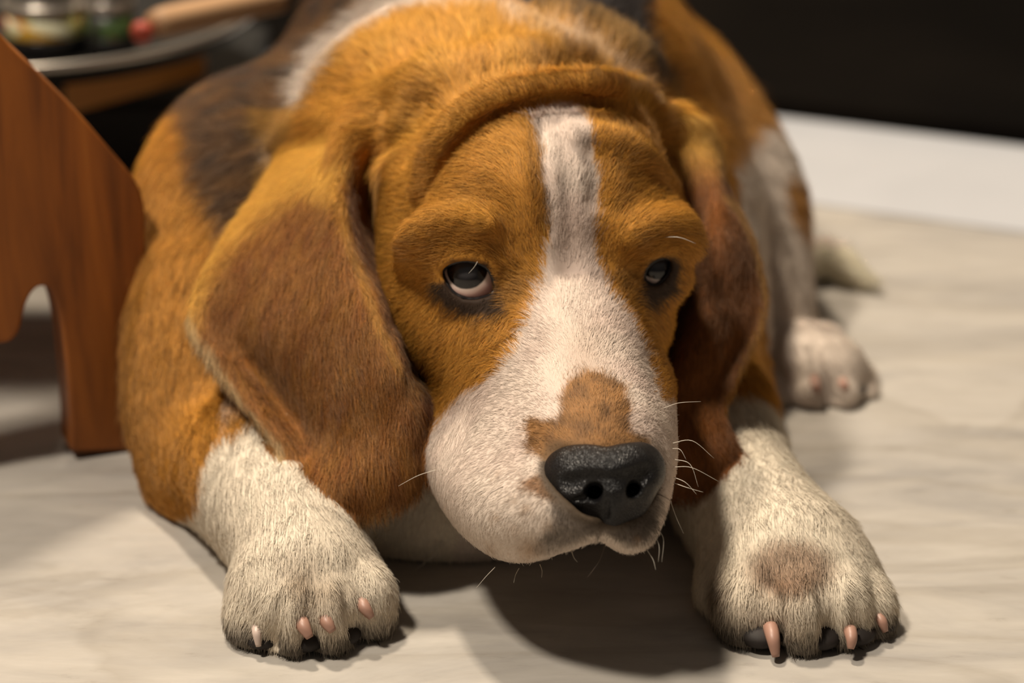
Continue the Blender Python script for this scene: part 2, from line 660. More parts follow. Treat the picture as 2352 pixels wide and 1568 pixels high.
# ---- ears
pchain([(700, 330, .978, .006), (750, 310, .962, .008), (815, 310, .948, .008), (880, 275, .949, .007)], .012)
pchain([(790, 400, .922, .004), (805, 345, .928, .006), (850, 300, .936, .007), (910, 255, .945, .006)], .010)
pchain([(1550, 285, .960, .006), (1592, 305, .962, .006), (1625, 365, .962, .004)], .010)
EAR_L = [
    [(690, 300, .985), (745, 275, .972), (800, 270, .958), (860, 280, .948), (915, 330, .940)],
    [(612, 430, .958), (680, 400, .940), (745, 405, .925), (786, 440, .909), (815, 450, .925), (880, 470, .945)],
    [(505, 580, .932), (600, 565, .922), (705, 570, .906), (798, 570, .891), (830, 580, .910), (890, 600, .938)],
    [(443, 740, .914), (485, 742, .912), (550, 740, .914), (690, 735, .893), (850, 705, .876), (875, 715, .893), (925, 745, .922)],
    [(532, 885, .900), (565, 888, .899), (625, 890, .908), (745, 890, .883), (896, 825, .868), (918, 838, .882), (955, 870, .905)],
    [(634, 1015, .886), (655, 1018, .885), (705, 1020, .888), (810, 1015, .874), (925, 940, .866), (962, 935, .871), (990, 960, .884)],
    [(662, 1105, .884), (730, 1115, .875), (825, 1105, .868), (930, 1060, .864), (990, 1035, .872)],
    [(720, 1155, .880), (770, 1170, .875), (835, 1178, .870), (900, 1160, .867), (955, 1120, .868)]]
SHEET_L = sheet(EAR_L, .0018)
EAR_R = [
    [(1540, 300, .955), (1575, 280, .956), (1612, 300, .962), (1640, 345, .972)],
    [(1585, 430, .955), (1612, 430, .948), (1645, 425, .945), (1664, 440, .958)],
    [(1600, 560, .956), (1618, 560, .945), (1640, 535, .930), (1686, 540, .934), (1722, 560, .944)],
    [(1572, 700, .950), (1608, 685, .925), (1655, 690, .923), (1700, 690, .928), (1749, 685, .934)],
    [(1535, 800, .938), (1572, 795, .910), (1635, 800, .914), (1680, 800, .922), (1716, 800, .924)],
    [(1500, 900, .925), (1530, 915, .899), (1600, 925, .904), (1635, 925, .907), (1655, 930, .908)],
    [(1480, 1000, .915), (1520, 1020, .893), (1600, 1020, .893), (1650, 1020, .895), (1682, 1025, .900)],
    [(1500, 1090, .905), (1540, 1128, .896), (1590, 1126, .893), (1635, 1105, .894), (1672, 1075, .898)]]
SHEET_R = sheet(EAR_R, .0018)
print('sculpt', round(time.time() - T0, 1))

# ---- seat of the nose leather
NOSE_PX = smooth_poly([(1262, 1062), (1272, 1044), (1305, 1036), (1390, 1049), (1450, 1040), (1482, 1024), (1500, 1036), (1504, 1080), (1494, 1120), (1466, 1158), (1438, 1181), (1390, 1190), (1342, 1180), (1312, 1156), (1280, 1124), (1262, 1092)])
c = H(0, -.9, 8.6)
m = .030
sl, X, Y, Z = region(c - m, c + m)
G = np.stack(np.broadcast_arrays(X, Y, Z), -1).reshape(-1, 3)
px, py, dd = proj(G)
sd = np.maximum(poly_sd(px, py, NOSE_PX) / FPX * dd, dd - .811)
combine(sl, sd.reshape(np.broadcast_shapes(X.shape, Y.shape, Z.shape)).astype(np.float32), .003, 'cut')

# philtrum and the line where the lips meet
chain(on_surface([(1393, 1196, .0006), (1390, 1215, .0010), (1386, 1236, .0014)], .0004), .0022, 'cut')
# clefts between the toes
chain(on_surface([(1862, 800, .002), (1880, 850, .003), (1905, 910, .0035)], .0005), .004, 'cut')
for cl in ([(640, 1378), (632, 1425), (628, 1480)], [(712, 1360), (712, 1420), (716, 1480)], [(786, 1345), (800, 1395), (815, 1450)],
           [(1772, 1335), (1785, 1400), (1788, 1480)], [(1880, 1345), (1895, 1400), (1902, 1470)], [(1955, 1370), (1968, 1410), (1978, 1465)]):
    chain(on_surface([(x, y, r) for (x, y), r in zip(cl, (.0008, .0022, .0030))], 0), .0035, 'cut')

# ---- floor contact: everything rests on z = 0
sl, X, Y, Z = region((-1, -1, -1), (2, 3, .02))
S[sl] = np.maximum(S[sl], (.0006 - Z) + 0 * X + 0 * Y)
V, F = surface_nets()
V, F = largest_component(V, F)
V = relax(V, F, 2)
SB, BX, BY, BZ = S, GX, GY, GZ
print('mesh', len(V), len(F), round(time.time() - T0, 1))


def set_grid(lo, hi, step):
    global S, GX, GY, GZ
    GX, GY, GZ = [np.arange(a, b, step).astype(np.float32) for a, b in zip(lo, hi)]
    S = np.full((len(GX), len(GY), len(GZ)), 0.05, dtype=np.float32)


def body_grid():
    global S, GX, GY, GZ
    S, GX, GY, GZ = SB, BX, BY, BZ


# ---- nose leather, sculpted on its own finer grid
nc = H(0, -.8, 8.3)
set_grid(nc - .027, nc + .027, .00045 * Q)
pchain([(1305, 1083, .8150, .0080), (1345, 1084, .8080, .0090), (1395, 1090, .8040, .0090), (1440, 1082, .8050, .0090), (1468, 1072, .8095, .0080)], .003)
pchain([(1310, 1095, .8110, .0080), (1335, 1118, .8060, .0082)], .004)
pchain([(1466, 1092, .8075, .0075), (1458, 1112, .8060, .0070)], .004)
pchain([(1404, 1100, .8000, .0070), (1404, 1146, .8010, .0060), (1396, 1170, .8050, .0050)], .0045)
ell(P(1350, 1146, .8110), (.0090, .0080, .0070), .004)
ell(P(1436, 1144, .8105), (.0080, .0080, .0070), .004)
pchain([(1338, 1152, .808, .0045), (1390, 1172, .8055, .0045), (1438, 1158, .808, .0045)], .004)
# soft step between the top of the pad and its front
chain(on_surface([(1300, 1108, .0014), (1360, 1100, .0014), (1404, 1102, .0014), (1450, 1098, .0014), (1490, 1086, .0012)], -.0002), .004, 'cut')
# nostrils with their side slits, and the groove below
holeL = on_surface([(1372, 1124, .0018, -.0006), (1364, 1130, .0030, -.0015), (1354, 1138, .0020, -.0008), (1340, 1144, .0013, -.0002), (1318, 1149, .0006, .0)])
holeR = on_surface([(1448, 1130, .0016, -.0006), (1456, 1122, .0026, -.0014), (1463, 1114, .0018, -.0007), (1471, 1107, .0011, -.0002), (1480, 1102, .0005, .0)])
groove = on_surface([(1397, 1150, .0005), (1395, 1165, .0008), (1392, 1188, .0010)], 0)
pchain([(1364, 1129, .7940, .0024), (1367, 1132, .8080, .0020)], .0010, 'cut')
pchain([(1456, 1122, .7940, .0020), (1454, 1125, .8080, .0018)], .0010, 'cut')
for t in (holeL, holeR, groove):
    chain(t, .0010, 'cut')
NV, NF = surface_nets()
NV, NF = largest_component(NV, NF)
NV = relax(NV, NF, 2)
NS, NGX, NGY, NGZ = S, GX, GY, GZ
body_grid()
# ------------------------------------------------------------------ materials
def material(name):
    m = bpy.data.materials.new(name)
    m.use_nodes = True
    nt = m.node_tree
    return m, nt, nt.nodes['Principled BSDF']


def node(nt, kind, **kw):
    n = nt.nodes.new(kind)
    for k, v in kw.items():
        if k in n.inputs:
            n.inputs[k].default_value = v
        else:
            setattr(n, k, v)
    return n


def ramp(nt, fac, stops, interp='LINEAR'):
    n = nt.nodes.new('ShaderNodeValToRGB')
    n.color_ramp.interpolation = interp
    el = n.color_ramp.elements
    while len(el) < len(stops):
        el.new(.5)
    for e, (p, c) in zip(el, stops):
        e.position = p
        e.color = (*c, 1) if len(c) == 3 else c
    nt.links.new(fac, n.inputs['Fac'])
    return n.outputs['Color']


def simple(name, color, rough=.5, spec=.5, metal=0.0, **kw):
    m, nt, b = material(name)
    b.inputs['Base Color'].default_value = (*color, 1)
    b.inputs['Roughness'].default_value = rough
    b.inputs['Specular IOR Level'].default_value = spec
    b.inputs['Metallic'].default_value = metal
    for k, v in kw.items():
        b.inputs[k.replace('_', ' ')].default_value = v
    return m


# ------------------------------------------------------------------ lookup fields for the coat
def vnoise(p, scale, seed=0):
    """smooth value noise in -1..1 for points (n,3)"""
    q = p / scale
    i = np.floor(q).astype(np.int64)
    f = q - i
    f = f * f * (3 - 2 * f)
    out = 0
    for a in (0, 1):
        for b in (0, 1):
            for c in (0, 1):
                h = ((i[:, 0] + a) * 73856093) ^ ((i[:, 1] + b) * 19349663) ^ ((i[:, 2] + c) * 83492791) ^ (seed * 2654435761)
                h = (h ^ (h >> 13)) * 1274126177
                h = ((h ^ (h >> 16)) & 0xFFFF) / 32767.5 - 1
                w = (f[:, 0] if a else 1 - f[:, 0]) * (f[:, 1] if b else 1 - f[:, 1]) * (f[:, 2] if c else 1 - f[:, 2])
                out = out + w * h
    return out


def near_ear(p, G, tol):
    """mask of points within tol of a sheet"""
    from mathutils import kdtree
    g = G[::3, ::3].reshape(-1, 3)
    kd = kdtree.KDTree(len(g))
    for i, q in enumerate(g):
        kd.insert(q, i)
    kd.balance()
    lo, hi = g.min(0) - tol, g.max(0) + tol
    m = ((p > lo) & (p < hi)).all(1)
    out = np.full(len(p), 1.0)
    for i in np.nonzero(m)[0]:
        out[i] = kd.find(p[i])[2]
    return out


def grad(p, e=.0012):
    g = np.stack([sample(p + d) - sample(p - d) for d in np.eye(3) * e], 1)
    return norm(g)


# part code of every body vertex: 0 trunk and legs, 1 head, 2 left ear, 3 right ear
VN = grad(V)
dEL, dER = near_ear(V, SHEET_L, .012), near_ear(V, SHEET_R, .012)
vpx, vpy, vdd = proj(V)
q = (V - HO) * 100
hr, hu, hf = q @ HR, q @ HU, q @ HF
PART = np.zeros(len(V), np.int8)
PART[(hf > -7.5) & (hf < 12) & (np.abs(hr) < 6.6) & (hu > -6.9) & (hu < 6) & (vpy > 120)] = 1
PART[(PART == 1) & ((vpy > 1320) | (vdd > .965) | ((vpx > 1625) & (vpy > 200)) | ((vpy > 1000) & (vpx > 1570)) | ((vpy > 880) & (vdd > .91)))] = 0
PART[(dEL < .0045)] = 2
PART[(dER < .0045)] = 3

# coat patches and some painted light, drawn on the animal's own skin from the photo's outline of each
POLY = {}
POLY['blaze'] = [(1222, 262), (1245, 245), (1300, 238), (1345, 250), (1352, 290), (1362, 350), (1375, 420), (1368, 500), (1362, 570), (1380, 640), (1415, 700), (1455, 740), (1478, 790), (1500, 860), (1520, 920),
                 (1650, 930), (1650, 1350), (850, 1350), (850, 1130), (960, 1020), (1012, 955), (1060, 905), (1130, 862), (1175, 820), (1200, 770), (1228, 710), (1248, 640), (1262, 560), (1262, 480), (1250, 400), (1238, 330)]
POLY['patch'] = [(1215, 960), (1240, 958), (1270, 970), (1290, 940), (1290, 900), (1310, 870), (1350, 850), (1400, 862), (1440, 890), (1452, 940), (1445, 985), (1490, 1005), (1500, 1040), (1500, 1080), (1400, 1100), (1290, 1075), (1262, 1085), (1240, 1050), (1212, 1030), (1210, 990)]
POLY['cheekspot'] = [(1195, 1100), (1235, 1085), (1270, 1120), (1290, 1160), (1250, 1150), (1205, 1130)]
POLY['lipdark'] = [(1240, 1120), (1290, 1165), (1340, 1190), (1460, 1185), (1500, 1130), (1524, 1130), (1518, 1200), (1494, 1250), (1450, 1262), (1420, 1245), (1395, 1226), (1340, 1245), (1280, 1275), (1230, 1285), (1215, 1255), (1260, 1215), (1270, 1180)]
POLY['eyeL'] = [(985, 655), (1015, 640), (1030, 600), (1075, 592), (1120, 605), (1140, 640), (1165, 700), (1168, 728), (1130, 726), (1080, 728), (1030, 712), (1000, 685)]
POLY['eyeR'] = [(1470, 640), (1480, 612), (1500, 592), (1525, 583), (1562, 585), (1568, 615), (1558, 660), (1530, 690), (1490, 705), (1455, 705), (1462, 670)]
POLY['saddleL'] = [(430, -200), (430, 60), (410, 170), (415, 230), (440, 300), (440, 400), (520, 560), (580, 520), (640, 430), (700, 290), (740, 200), (850, 60), (1000, 5), (1100, -5), (1100, -200)]
POLY['fringe'] = [(690, 250), (680, 200), (740, 100), (820, 30), (900, -10), (1150, -20), (1150, 18), (1000, 20), (930, 28), (850, 68), (790, 110), (735, 190)]
POLY['saddleR'] = [(1100, -200), (1100, 4), (1200, 24), (1300, 54), (1370, 84), (1440, 144), (1500, 194), (1560, 244), (1640, 330), (1560, 200), (1515, 120), (1488, 60), (1455, -200)]
POLY['napelight'] = [(1150, 10), (1210, 30), (1300, 62), (1370, 92), (1440, 152), (1510, 205), (1490, 228), (1420, 178), (1290, 98), (1150, 45)]
POLY['legL'] = [(545, 985), (500, 1010), (470, 1060), (455, 1110), (450, 1160), (300, 1300), (400, 1620), (1050, 1620), (1050, 900), (700, 900)]
POLY['legR'] = [(1670, 905), (1640, 890), (1450, 1000), (1450, 1620), (2200, 1620), (2200, 1200), (1745, 905)]
POLY['hind'] = [(1520, 480), (1600, 400), (1680, 350), (1740, 280), (1760, 268), (1800, 300), (1850, 420), (2100, 620), (2100, 960), (1500, 960)]
POLY['hindtan'] = [(1792, 400), (1812, 380), (1850, 420), (1850, 540), (1822, 500), (1800, 470)]
POLY['earLgold'] = [(640, 200), (700, 250), (900, 200), (930, 330), (860, 420), (800, 400), (775, 470), (700, 450), (620, 500), (560, 560), (510, 620), (470, 700), (440, 790), (380, 700), (420, 560)]


def line_dist(px, py, pts):
    d = np.full(px.shape, 1e9)
    for a, b in zip(pts[:-1], pts[1:]):
        ex, ey = b[0] - a[0], b[1] - a[1]
        t = np.clip(((px - a[0]) * ex + (py - a[1]) * ey) / (ex * ex + ey * ey), 0, 1)
        d = np.minimum(d, np.hypot(px - a[0] - ex * t, py - a[1] - ey * t))
    return d


def jit_poly(name, px, py, J):
    return poly_sd(px + J[0], py + J[1], POLY[name])


TAN = np.array([.500, .218, .032])
GOLD = np.array([.670, .345, .058])
RUST = np.array([.190, .058, .013])
WHITE = np.array([.760, .640, .540])
CREAM = np.array([.84, .75, .56])
BLACK = np.array([.035, .030, .030])
BROWN = np.array([.30, .135, .045])
PINK = np.array([.66, .48, .41])


def coat(p, part, jitter=True):
    """coat colour and hair length for points on the skin"""
    n = len(p)
    px, py, dd = proj(p)
    jx = vnoise(p, .004, 1) * 7 + vnoise(p, .0016, 2) * 4
    jy = vnoise(p, .004, 3) * 7 + vnoise(p, .0016, 4) * 4
    if jitter:
        jx = jx + rng.normal(0, 5, n)
        jy = jy + rng.normal(0, 5, n)
    J = (jx, jy)
    col = np.tile(TAN, (n, 1))
    L = np.full(n, .0075)
    q = (p - HO) * 100
    r_, u_, f_ = q @ HR, q @ HU, q @ HF

    def mix(mask, c, only=None):
        nonlocal col
        w = np.clip(mask, 0, 1)
        if only is not None:
            w = w * only
        col = col * (1 - w[:, None]) + np.asarray(c) * w[:, None]

    body = part == 0
    head = part == 1
    eL, eR = part == 2, part == 3
    # trunk
    L[body] = .009
    b = body & (dd > .93) & (py < 900)
    mottled = .5 + .5 * vnoise(p, .006, 9)
    back = body & (p[:, 1] > .98)
    # dark saddle over the back, continued round the parts the photo does not show
    dome = sstep(.105, .135, p[:, 2] + .02 * vnoise(p, .03, 5)) * sstep(.09, .07, np.abs(p[:, 0] + .005))
    mix(dome, BLACK, back & (py < -60))
    sl_ = sstep(14, -26, jit_poly('saddleL', px, py, J))
    mix(sl_ * (.70 + .30 * mottled), BLACK, b)
    mix(sl_ * sstep(600, 200, px) * .35, BROWN, b)
    sr_ = sstep(10, -20, jit_poly('saddleR', px, py, J))
    mix(sr_, BLACK * 1.5, b & (dd > .97))
    mix(sstep(10, -10, jit_poly('napelight', px, py, J)) * .55, WHITE, b & (dd > .93))  # rim light on the neck hair, painted as a paler tone
    nk = ((f_ < -6) & (f_ > -16) & (py < 420) & (dd < 1.03) & (px > 600) & (px < 1650)) & body
    # pale collar line round the neck
    fr = sstep(10, -14, jit_poly('fringe', px, py, J))
    mix(fr * .85, WHITE, (body | head) & (dd > .93))
    # white underside
    mix(sstep(.055, .035, p[:, 2] + .012 * vnoise(p, .02, 6)), WHITE, body & (np.abs(p[:, 0] + .02) < .085))
    w = sstep(8, -10, jit_poly('legL', px, py, J))
    mix(w, WHITE * .55 + CREAM * .45, body & (dd < 1.0))
    w = sstep(8, -10, jit_poly('legR', px, py, J))
    mix(w, WHITE * .5 + CREAM * .5, body & (dd < 1.03) & (px > 1400))
    w = sstep(12, -16, jit_poly('hind', px, py, J))
    mix(w, WHITE, body & (dd > 1.03) & (px > 1400))
    mix(sstep(8, -8, jit_poly('hindtan', px, py, J)), TAN, body & (dd > 1.03))
    mix(np.ones(n), CREAM, body & (py > 560) & (px > 1835) & (dd > 1.1))
    # paw tops: dull brown between the toes
    paw = body & (py > 1200)
    g = np.exp(-((px - 690) / 45) ** 2 - ((py - 1330) / 60) ** 2) + .8 * np.exp(-((px - 760) / 50) ** 2 - ((py - 1360) / 45) ** 2)
    mix(g * (.35 + .4 * mottled), (.30, .20, .12), paw)
    g = sstep(1, .2, ((px - 1815) / 130) ** 2 + ((py - 1300) / 85) ** 2) + .5 * np.exp(-((px - 1760) / 120) ** 2 - ((py - 1420) / 80) ** 2)
    mix(g * .85, (.26, .16, .10), paw & (px > 1600))
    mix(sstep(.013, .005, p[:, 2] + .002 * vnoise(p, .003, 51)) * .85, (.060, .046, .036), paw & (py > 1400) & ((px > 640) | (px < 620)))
    mix(np.exp(-((px - 1645) / 22) ** 2 - ((py - 1360) / 55) ** 2) * .8, (.16, .10, .06), paw)
    L[body & (dd > 1.02) & (py > 750) & (px > 1700)] = .0045
    L[paw] = .0040
    L[body & (py > 1000) & (py <= 1200)] = .0050
    # head
    L[head] = .0050
    mix(sstep(-3.6, -5.2, u_) * .0 + .0, WHITE, head)
    hg = .5 + .5 * vnoise(p, .012, 11)
    mix(hg * .5, GOLD, nk)
    mix(hg * .25, GOLD, head)
    w = sstep(5, -5, jit_poly('blaze', px, py, J))
    pinkish = .35 + .3 * vnoise(p, .010, 12)
    wc = WHITE
    mix(w, wc, head & (dd < .935))
    mix(w * np.clip(pinkish, 0, 1) * sstep(1250, 1000, py), PINK, head)
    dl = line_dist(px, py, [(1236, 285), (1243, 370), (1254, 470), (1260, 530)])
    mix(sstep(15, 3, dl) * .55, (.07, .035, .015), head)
    # greyish freckling down the bridge
    g = np.exp(-((px - 1345) / 60) ** 2) * sstep(700, 800, py) * sstep(900, 840, py)
    mix(g * .35, (.35, .22, .14), head)
    w = sstep(10, -12, jit_poly('patch', px, py, J))
    mix(w * .97, np.array([.30, .140, .040]), head & (dd < .86))
    mix(w * sstep(.3, .8, .5 + .5 * vnoise(p, .003, 41)) * .6, np.array([.10, .050, .022]), head & (dd < .86))
    w = sstep(8, -14, jit_poly('cheekspot', px, py, J))
    mix(w * .9, (.22, .10, .035), head & (dd < .86))
    w = sstep(8, -14, jit_poly('lipdark', px, py, J))
    mix(w * (.66 + .34 * mottled) * sstep(1300, 1225, py), (.060, .044, .033), head & (dd < .86))
    for (sx, sy, sr, sa) in [(1210, 1170, 11, .5), (1140, 1190, 9, .5), (1125, 1260, 12, .5), (1215, 1262, 26, .6), (1140, 1090, 7, .4), (1180, 1150, 8, .4), (1262, 1205, 14, .4), (1463, 1240, 8, .5), (1185, 1215, 14, .3)]:
        mix(np.exp(-((px - sx + jx) / sr) ** 2 - ((py - sy + jy) / sr) ** 2) * sa, (.36, .20, .09), head & (dd < .88))
    # dark skin round the eyes
    for nm, k in (('eyeL', 1), ('eyeR', 1)):
        w = sstep(6, -12, jit_poly(nm, px, py, J))
        mix(w * .95, (.030, .022, .020), head)
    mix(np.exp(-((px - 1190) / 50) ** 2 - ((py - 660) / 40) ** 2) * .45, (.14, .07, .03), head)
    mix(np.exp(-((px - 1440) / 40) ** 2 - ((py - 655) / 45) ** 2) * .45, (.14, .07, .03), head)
    d_lid = np.minimum(poly_sd(px, py, LID_L), poly_sd(px, py, LID_R))
    L = np.where(head & (d_lid < 40), .0012 + .0045 * sstep(2, 40, d_lid), L)
    L = np.where(head & (d_lid < 3), 0, L)
    muzz = sstep(1.5, 5.5, f_)
    L = np.where(head, L * (1 - .45 * muzz), L)
    d_nose = poly_sd(px, py, NOSE_PX)
    L = np.where(head & (d_nose < 60) & (dd < .83), .0010 + .0020 * sstep(5, 60, d_nose), L)
    L = np.where(head & (d_nose < 5) & (dd < .83), 0, L)
    mix(sstep(30, 12, d_nose) * (py > 1060), (.030, .024, .022), head & (dd < .83))
    mix(sstep(40, 12, d_nose) * .6, (.10, .065, .035), head & (dd < .83))
    # ears
    L[eL | eR] = .0060
    mix(np.ones(n) * .88, RUST, eL | eR)
    g = sstep(18, -45, jit_poly('earLgold', px, py, J))
    mix(g, GOLD, eL)  # lighter upper ear hair, with its lit gold painted in
    gr = sstep(430, 300, py)
    mix(gr, GOLD, eR)
    streak = .5 + .5 * vnoise(p * [1, 1, .25], .004, 21)
    mix(streak * .22, GOLD, eL)
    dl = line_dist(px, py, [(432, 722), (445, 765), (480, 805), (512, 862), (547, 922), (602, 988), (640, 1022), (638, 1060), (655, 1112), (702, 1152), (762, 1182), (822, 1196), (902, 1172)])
    mix(sstep(16, 4, dl) * .6, (.62, .46, .24), eL)  # pale rim hair with rim light mixed into its colour
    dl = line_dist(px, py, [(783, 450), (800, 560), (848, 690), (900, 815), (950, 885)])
    mix(sstep(16, 3, dl) * .35, GOLD, eL)  # highlight of the ear's ridge painted into the hair colour
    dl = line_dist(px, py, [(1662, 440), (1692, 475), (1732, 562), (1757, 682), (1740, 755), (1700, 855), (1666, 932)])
    mix(sstep(14, 4, dl) * .45, GOLD, eR)  # gold rim light painted along the outer edge
    return col, L
# ------------------------------------------------------------------ the beagle: objects
beagle = empty('beagle', (0.0, 0.95, 0.0), 'tan, white and black beagle lying on the marble floor, chin low between its forepaws', 'dog')

# skin under the coat
skin, nt, b = material('dog_skin')
at = node(nt, 'ShaderNodeAttribute', attribute_name='coat')
nt.links.new(at.outputs['Color'], b.inputs['Base Color'])
b.inputs['Roughness'].default_value = .7
b.inputs['Specular IOR Level'].default_value = .2
body = mesh_obj('body', V, F, skin, beagle)
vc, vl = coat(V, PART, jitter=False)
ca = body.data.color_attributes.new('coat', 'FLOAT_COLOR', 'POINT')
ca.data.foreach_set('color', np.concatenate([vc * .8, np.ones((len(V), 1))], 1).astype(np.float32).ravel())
print('skin', round(time.time() - T0, 1))

# growth direction of the hair: (px, py, dx, dy) seen in the photo, by body part
FLOW_HEAD = [(1380, 990, .05, -1), (1290, 960, -.6, -.8), (1240, 1000, -1, -.2), (1470, 960, .6, -.8), (1515, 1000, .8, -.3), (1340, 860, -.1, -1), (1420, 840, .4, -1),
             (1320, 700, 0, -1), (1300, 500, 0, -1), (1290, 330, -.1, -1), (1230, 700, -.7, -.7), (1190, 800, -.8, -.5), (1440, 740, .7, -.7), (1480, 850, .7, -.4),
             (1200, 560, -.4, -1), (1150, 620, -.8, -.5), (1400, 560, .5, -1), (1230, 400, -.4, -1), (1150, 350, -.9, -.5), (1100, 420, -1, -.1), (1000, 420, -1, .0), (920, 450, -1, .2),
             (1100, 540, -1, -.1), (980, 540, -1, .15), (930, 640, -.7, .7), (1010, 720, -.6, .8), (1090, 750, -.5, .9), (1170, 740, -.5, .8), (1000, 860, -.5, .9), (1100, 830, -.7, .6),
             (1040, 980, -.3, 1), (1000, 1120, -.4, .9), (1120, 1080, -.8, .5), (1100, 1250, -.4, .9), (1200, 1270, -.1, 1), (1200, 1120, -.9, .5), (1260, 1220, -.2, 1), (1340, 1220, 0, 1), (1180, 950, -1, -.1),
             (1450, 1250, .1, 1), (1500, 1180, .5, .8), (1530, 1080, .9, .4), (1400, 1210, 0, 1), (1390, 380, .4, -.9), (1450, 420, .8, -.5), (1520, 400, 1, -.1), (1560, 500, 1, .1), (1480, 530, .9, -.3),
             (1580, 600, .7, .7), (1500, 740, .5, .9), (1400, 660, .3, -1), (1250, 215, -.2, -1), (1400, 215, .2, -1), (1100, 255, -.7, -.7), (1000, 350, -1, -.2), (1500, 280, .8, -.6), (1540, 380, 1, .0),
             (1150, 150, -.1, -1), (1350, 130, .2, -1), (950, 230, -.8, -.5), (850, 280, -.9, .1), (820, 340, -.8, .6)]
FLOW_BODY = [(1150, 80, 0, -1), (950, 90, -.5, -1), (850, 130, -.8, -.6), (780, 200, -1, -.2), (720, 280, -.9, .4), (1350, 90, .4, -1), (1450, 170, .7, -.8), (1560, 260, .8, .1),
             (650, 200, -1, .1), (600, 120, -.8, -.1), (550, 250, -1, .2), (500, 400, -.8, .6), (560, 520, -.6, .8), (400, 450, -.4, 1), (350, 700, 0, 1), (450, 800, .0, 1), (400, 1000, .2, 1), (520, 940, .3, 1),
             (600, 1080, .25, 1), (650, 1250, .1, 1), (560, 1150, .2, 1), (700, 1380, .05, 1), (600, 1420, -.1, 1), (800, 1380, .3, 1), (820, 1250, .3, 1),
             (1700, 1000, .3, 1), (1720, 1150, .3, 1), (1650, 1200, .0, 1), (1830, 1300, .1, 1), (1700, 1400, -.1, 1), (1850, 1420, .05, 1), (1980, 1400, .3, 1),
             (1600, 100, .7, .6), (1700, 250, .5, .9), (1650, 400, .3, 1), (1750, 600, .1, 1), (1800, 700, .1, 1), (1880, 840, .5, .8), (1950, 880, .4, 1), (1900, 620, 1, .3), (1450, 80, .4, -.6), (1000, 1250, 0, 1)]
FLOW_EARL = [(700, 330, -.7, .7), (800, 380, -.5, .8), (620, 430, -.7, .7), (520, 580, -.5, .9), (480, 700, -.2, 1), (700, 500, -.3, 1), (600, 650, -.15, 1), (760, 650, .0, 1), (700, 850, .1, 1), (800, 1000, .1, 1), (900, 1050, .2, 1),
             (870, 760, .3, 1), (860, 500, -.3, 1), (900, 700, .1, 1), (640, 950, .3, 1), (750, 1130, .0, 1), (860, 1160, 0, 1), (960, 1050, .1, 1)]
FLOW_EARR = [(1620, 330, .5, .8), (1650, 400, .3, 1), (1640, 500, 0, 1), (1700, 550, .2, 1), (1740, 680, .1, 1), (1600, 750, -.2, 1), (1680, 800, -.1, 1), (1560, 950, -.05, 1), (1640, 1050, .0, 1), (1600, 1120, 0, 1), (1590, 430, 0, 1)]


def flow_anchors(lst):
    pos, vec = [], []
    for (x, y, dx, dy) in lst:
        d = surf(x, y)
        if d is None:
            continue
        p = P(x, y, d)
        n = grad(p[None])[0]
        v = np.array([1.0, 0, 0]) * dx - VU * dy
        # lay the seen direction on the skin: slide along the view ray until it lies in the tangent plane
        ray = norm(p - CO)
        dn = ray @ n
        if abs(dn) > .25:
            v = v - ray * (v @ n) / dn
        else:
            v = v - n * (v @ n)
        pos.append(p)
        vec.append(norm(v))
    return np.array(pos), np.array(vec)


EXTRA = [((0, 1.1, .19), (0, 1, 0)), ((0, 1.3, .2), (0, 1, -.2)), ((-.1, 1.2, .1), (0, .8, -.5)), ((.1, 1.3, .1), (0, .8, -.5)), ((0, 1.42, .1), (0, .3, -1)), ((-.13, 1.1, .06), (0, .5, -.8)), ((0, 1.05, .17), (0, 1, 0))]
AN = {}
AN[1] = flow_anchors(FLOW_HEAD)
bp, bv = flow_anchors(FLOW_BODY)
AN[0] = (np.vstack([bp, [e[0] for e in EXTRA], AN[1][0][-8:]]), np.vstack([bv, norm(np.array([e[1] for e in EXTRA], float)), AN[1][1][-8:]]))
AN[2] = flow_anchors(FLOW_EARL)
AN[3] = flow_anchors(FLOW_EARR)


def flow(p, n, part):
    out = np.zeros_like(p)
    for k, (ap, av) in AN.items():
        m = np.nonzero(part == k)[0]
        for s0 in range(0, len(m), 60000):
            i = m[s0:s0 + 60000]
            acc = np.zeros((len(i), 3))
            for a, v in zip(ap, av):
                d2 = ((p[i] - a) ** 2).sum(1) + 1e-6
                acc += v / (d2 ** 1.6)[:, None]
            out[i] = acc
    out = norm(out)
    out = out - n * (out * n).sum(1)[:, None]
    return norm(out)


# flow on the vertices, smoothed over the mesh a little
VFLOW = flow(V, VN, PART)
print('flow', round(time.time() - T0, 1))

NHAIR = 600000
tri = np.concatenate([F[:, [0, 1, 2]], F[:, [0, 2, 3]]])
a, bb, c = V[tri[:, 0]], V[tri[:, 1]], V[tri[:, 2]]
area = np.linalg.norm(np.cross(bb - a, c - a), axis=1) / 2
fn = VN[tri[:, 0]]
fc = (a + bb + c) / 3
fpx, fpy, fdd = proj(fc)
facing = -(fn * norm(fc - CO)).sum(1)
fp = PART[tri[:, 0]]
wgt = np.where(fp >= 1, 1.0, .48)
wgt = np.where((fp == 0) & (fpy > 1250), .75, wgt)
seen = (facing > -.30) & (fpx > -60) & (fpx < 2420) & (fpy > -60) & (fpy < 1640)
wgt = np.where(seen, wgt, .10)
wgt *= np.where(fc[:, 2] < .004, .1, 1)
cum = np.cumsum(area * wgt)
pick = np.searchsorted(cum, rng.random(NHAIR) * cum[-1])
u1, u2 = rng.random(NHAIR), rng.random(NHAIR)
sw = u1 + u2 > 1
u1[sw], u2[sw] = 1 - u1[sw], 1 - u2[sw]
w0 = 1 - u1 - u2
HPOS = a[pick] * w0[:, None] + bb[pick] * u1[:, None] + c[pick] * u2[:, None]
HPART = PART[tri[pick, 0]]
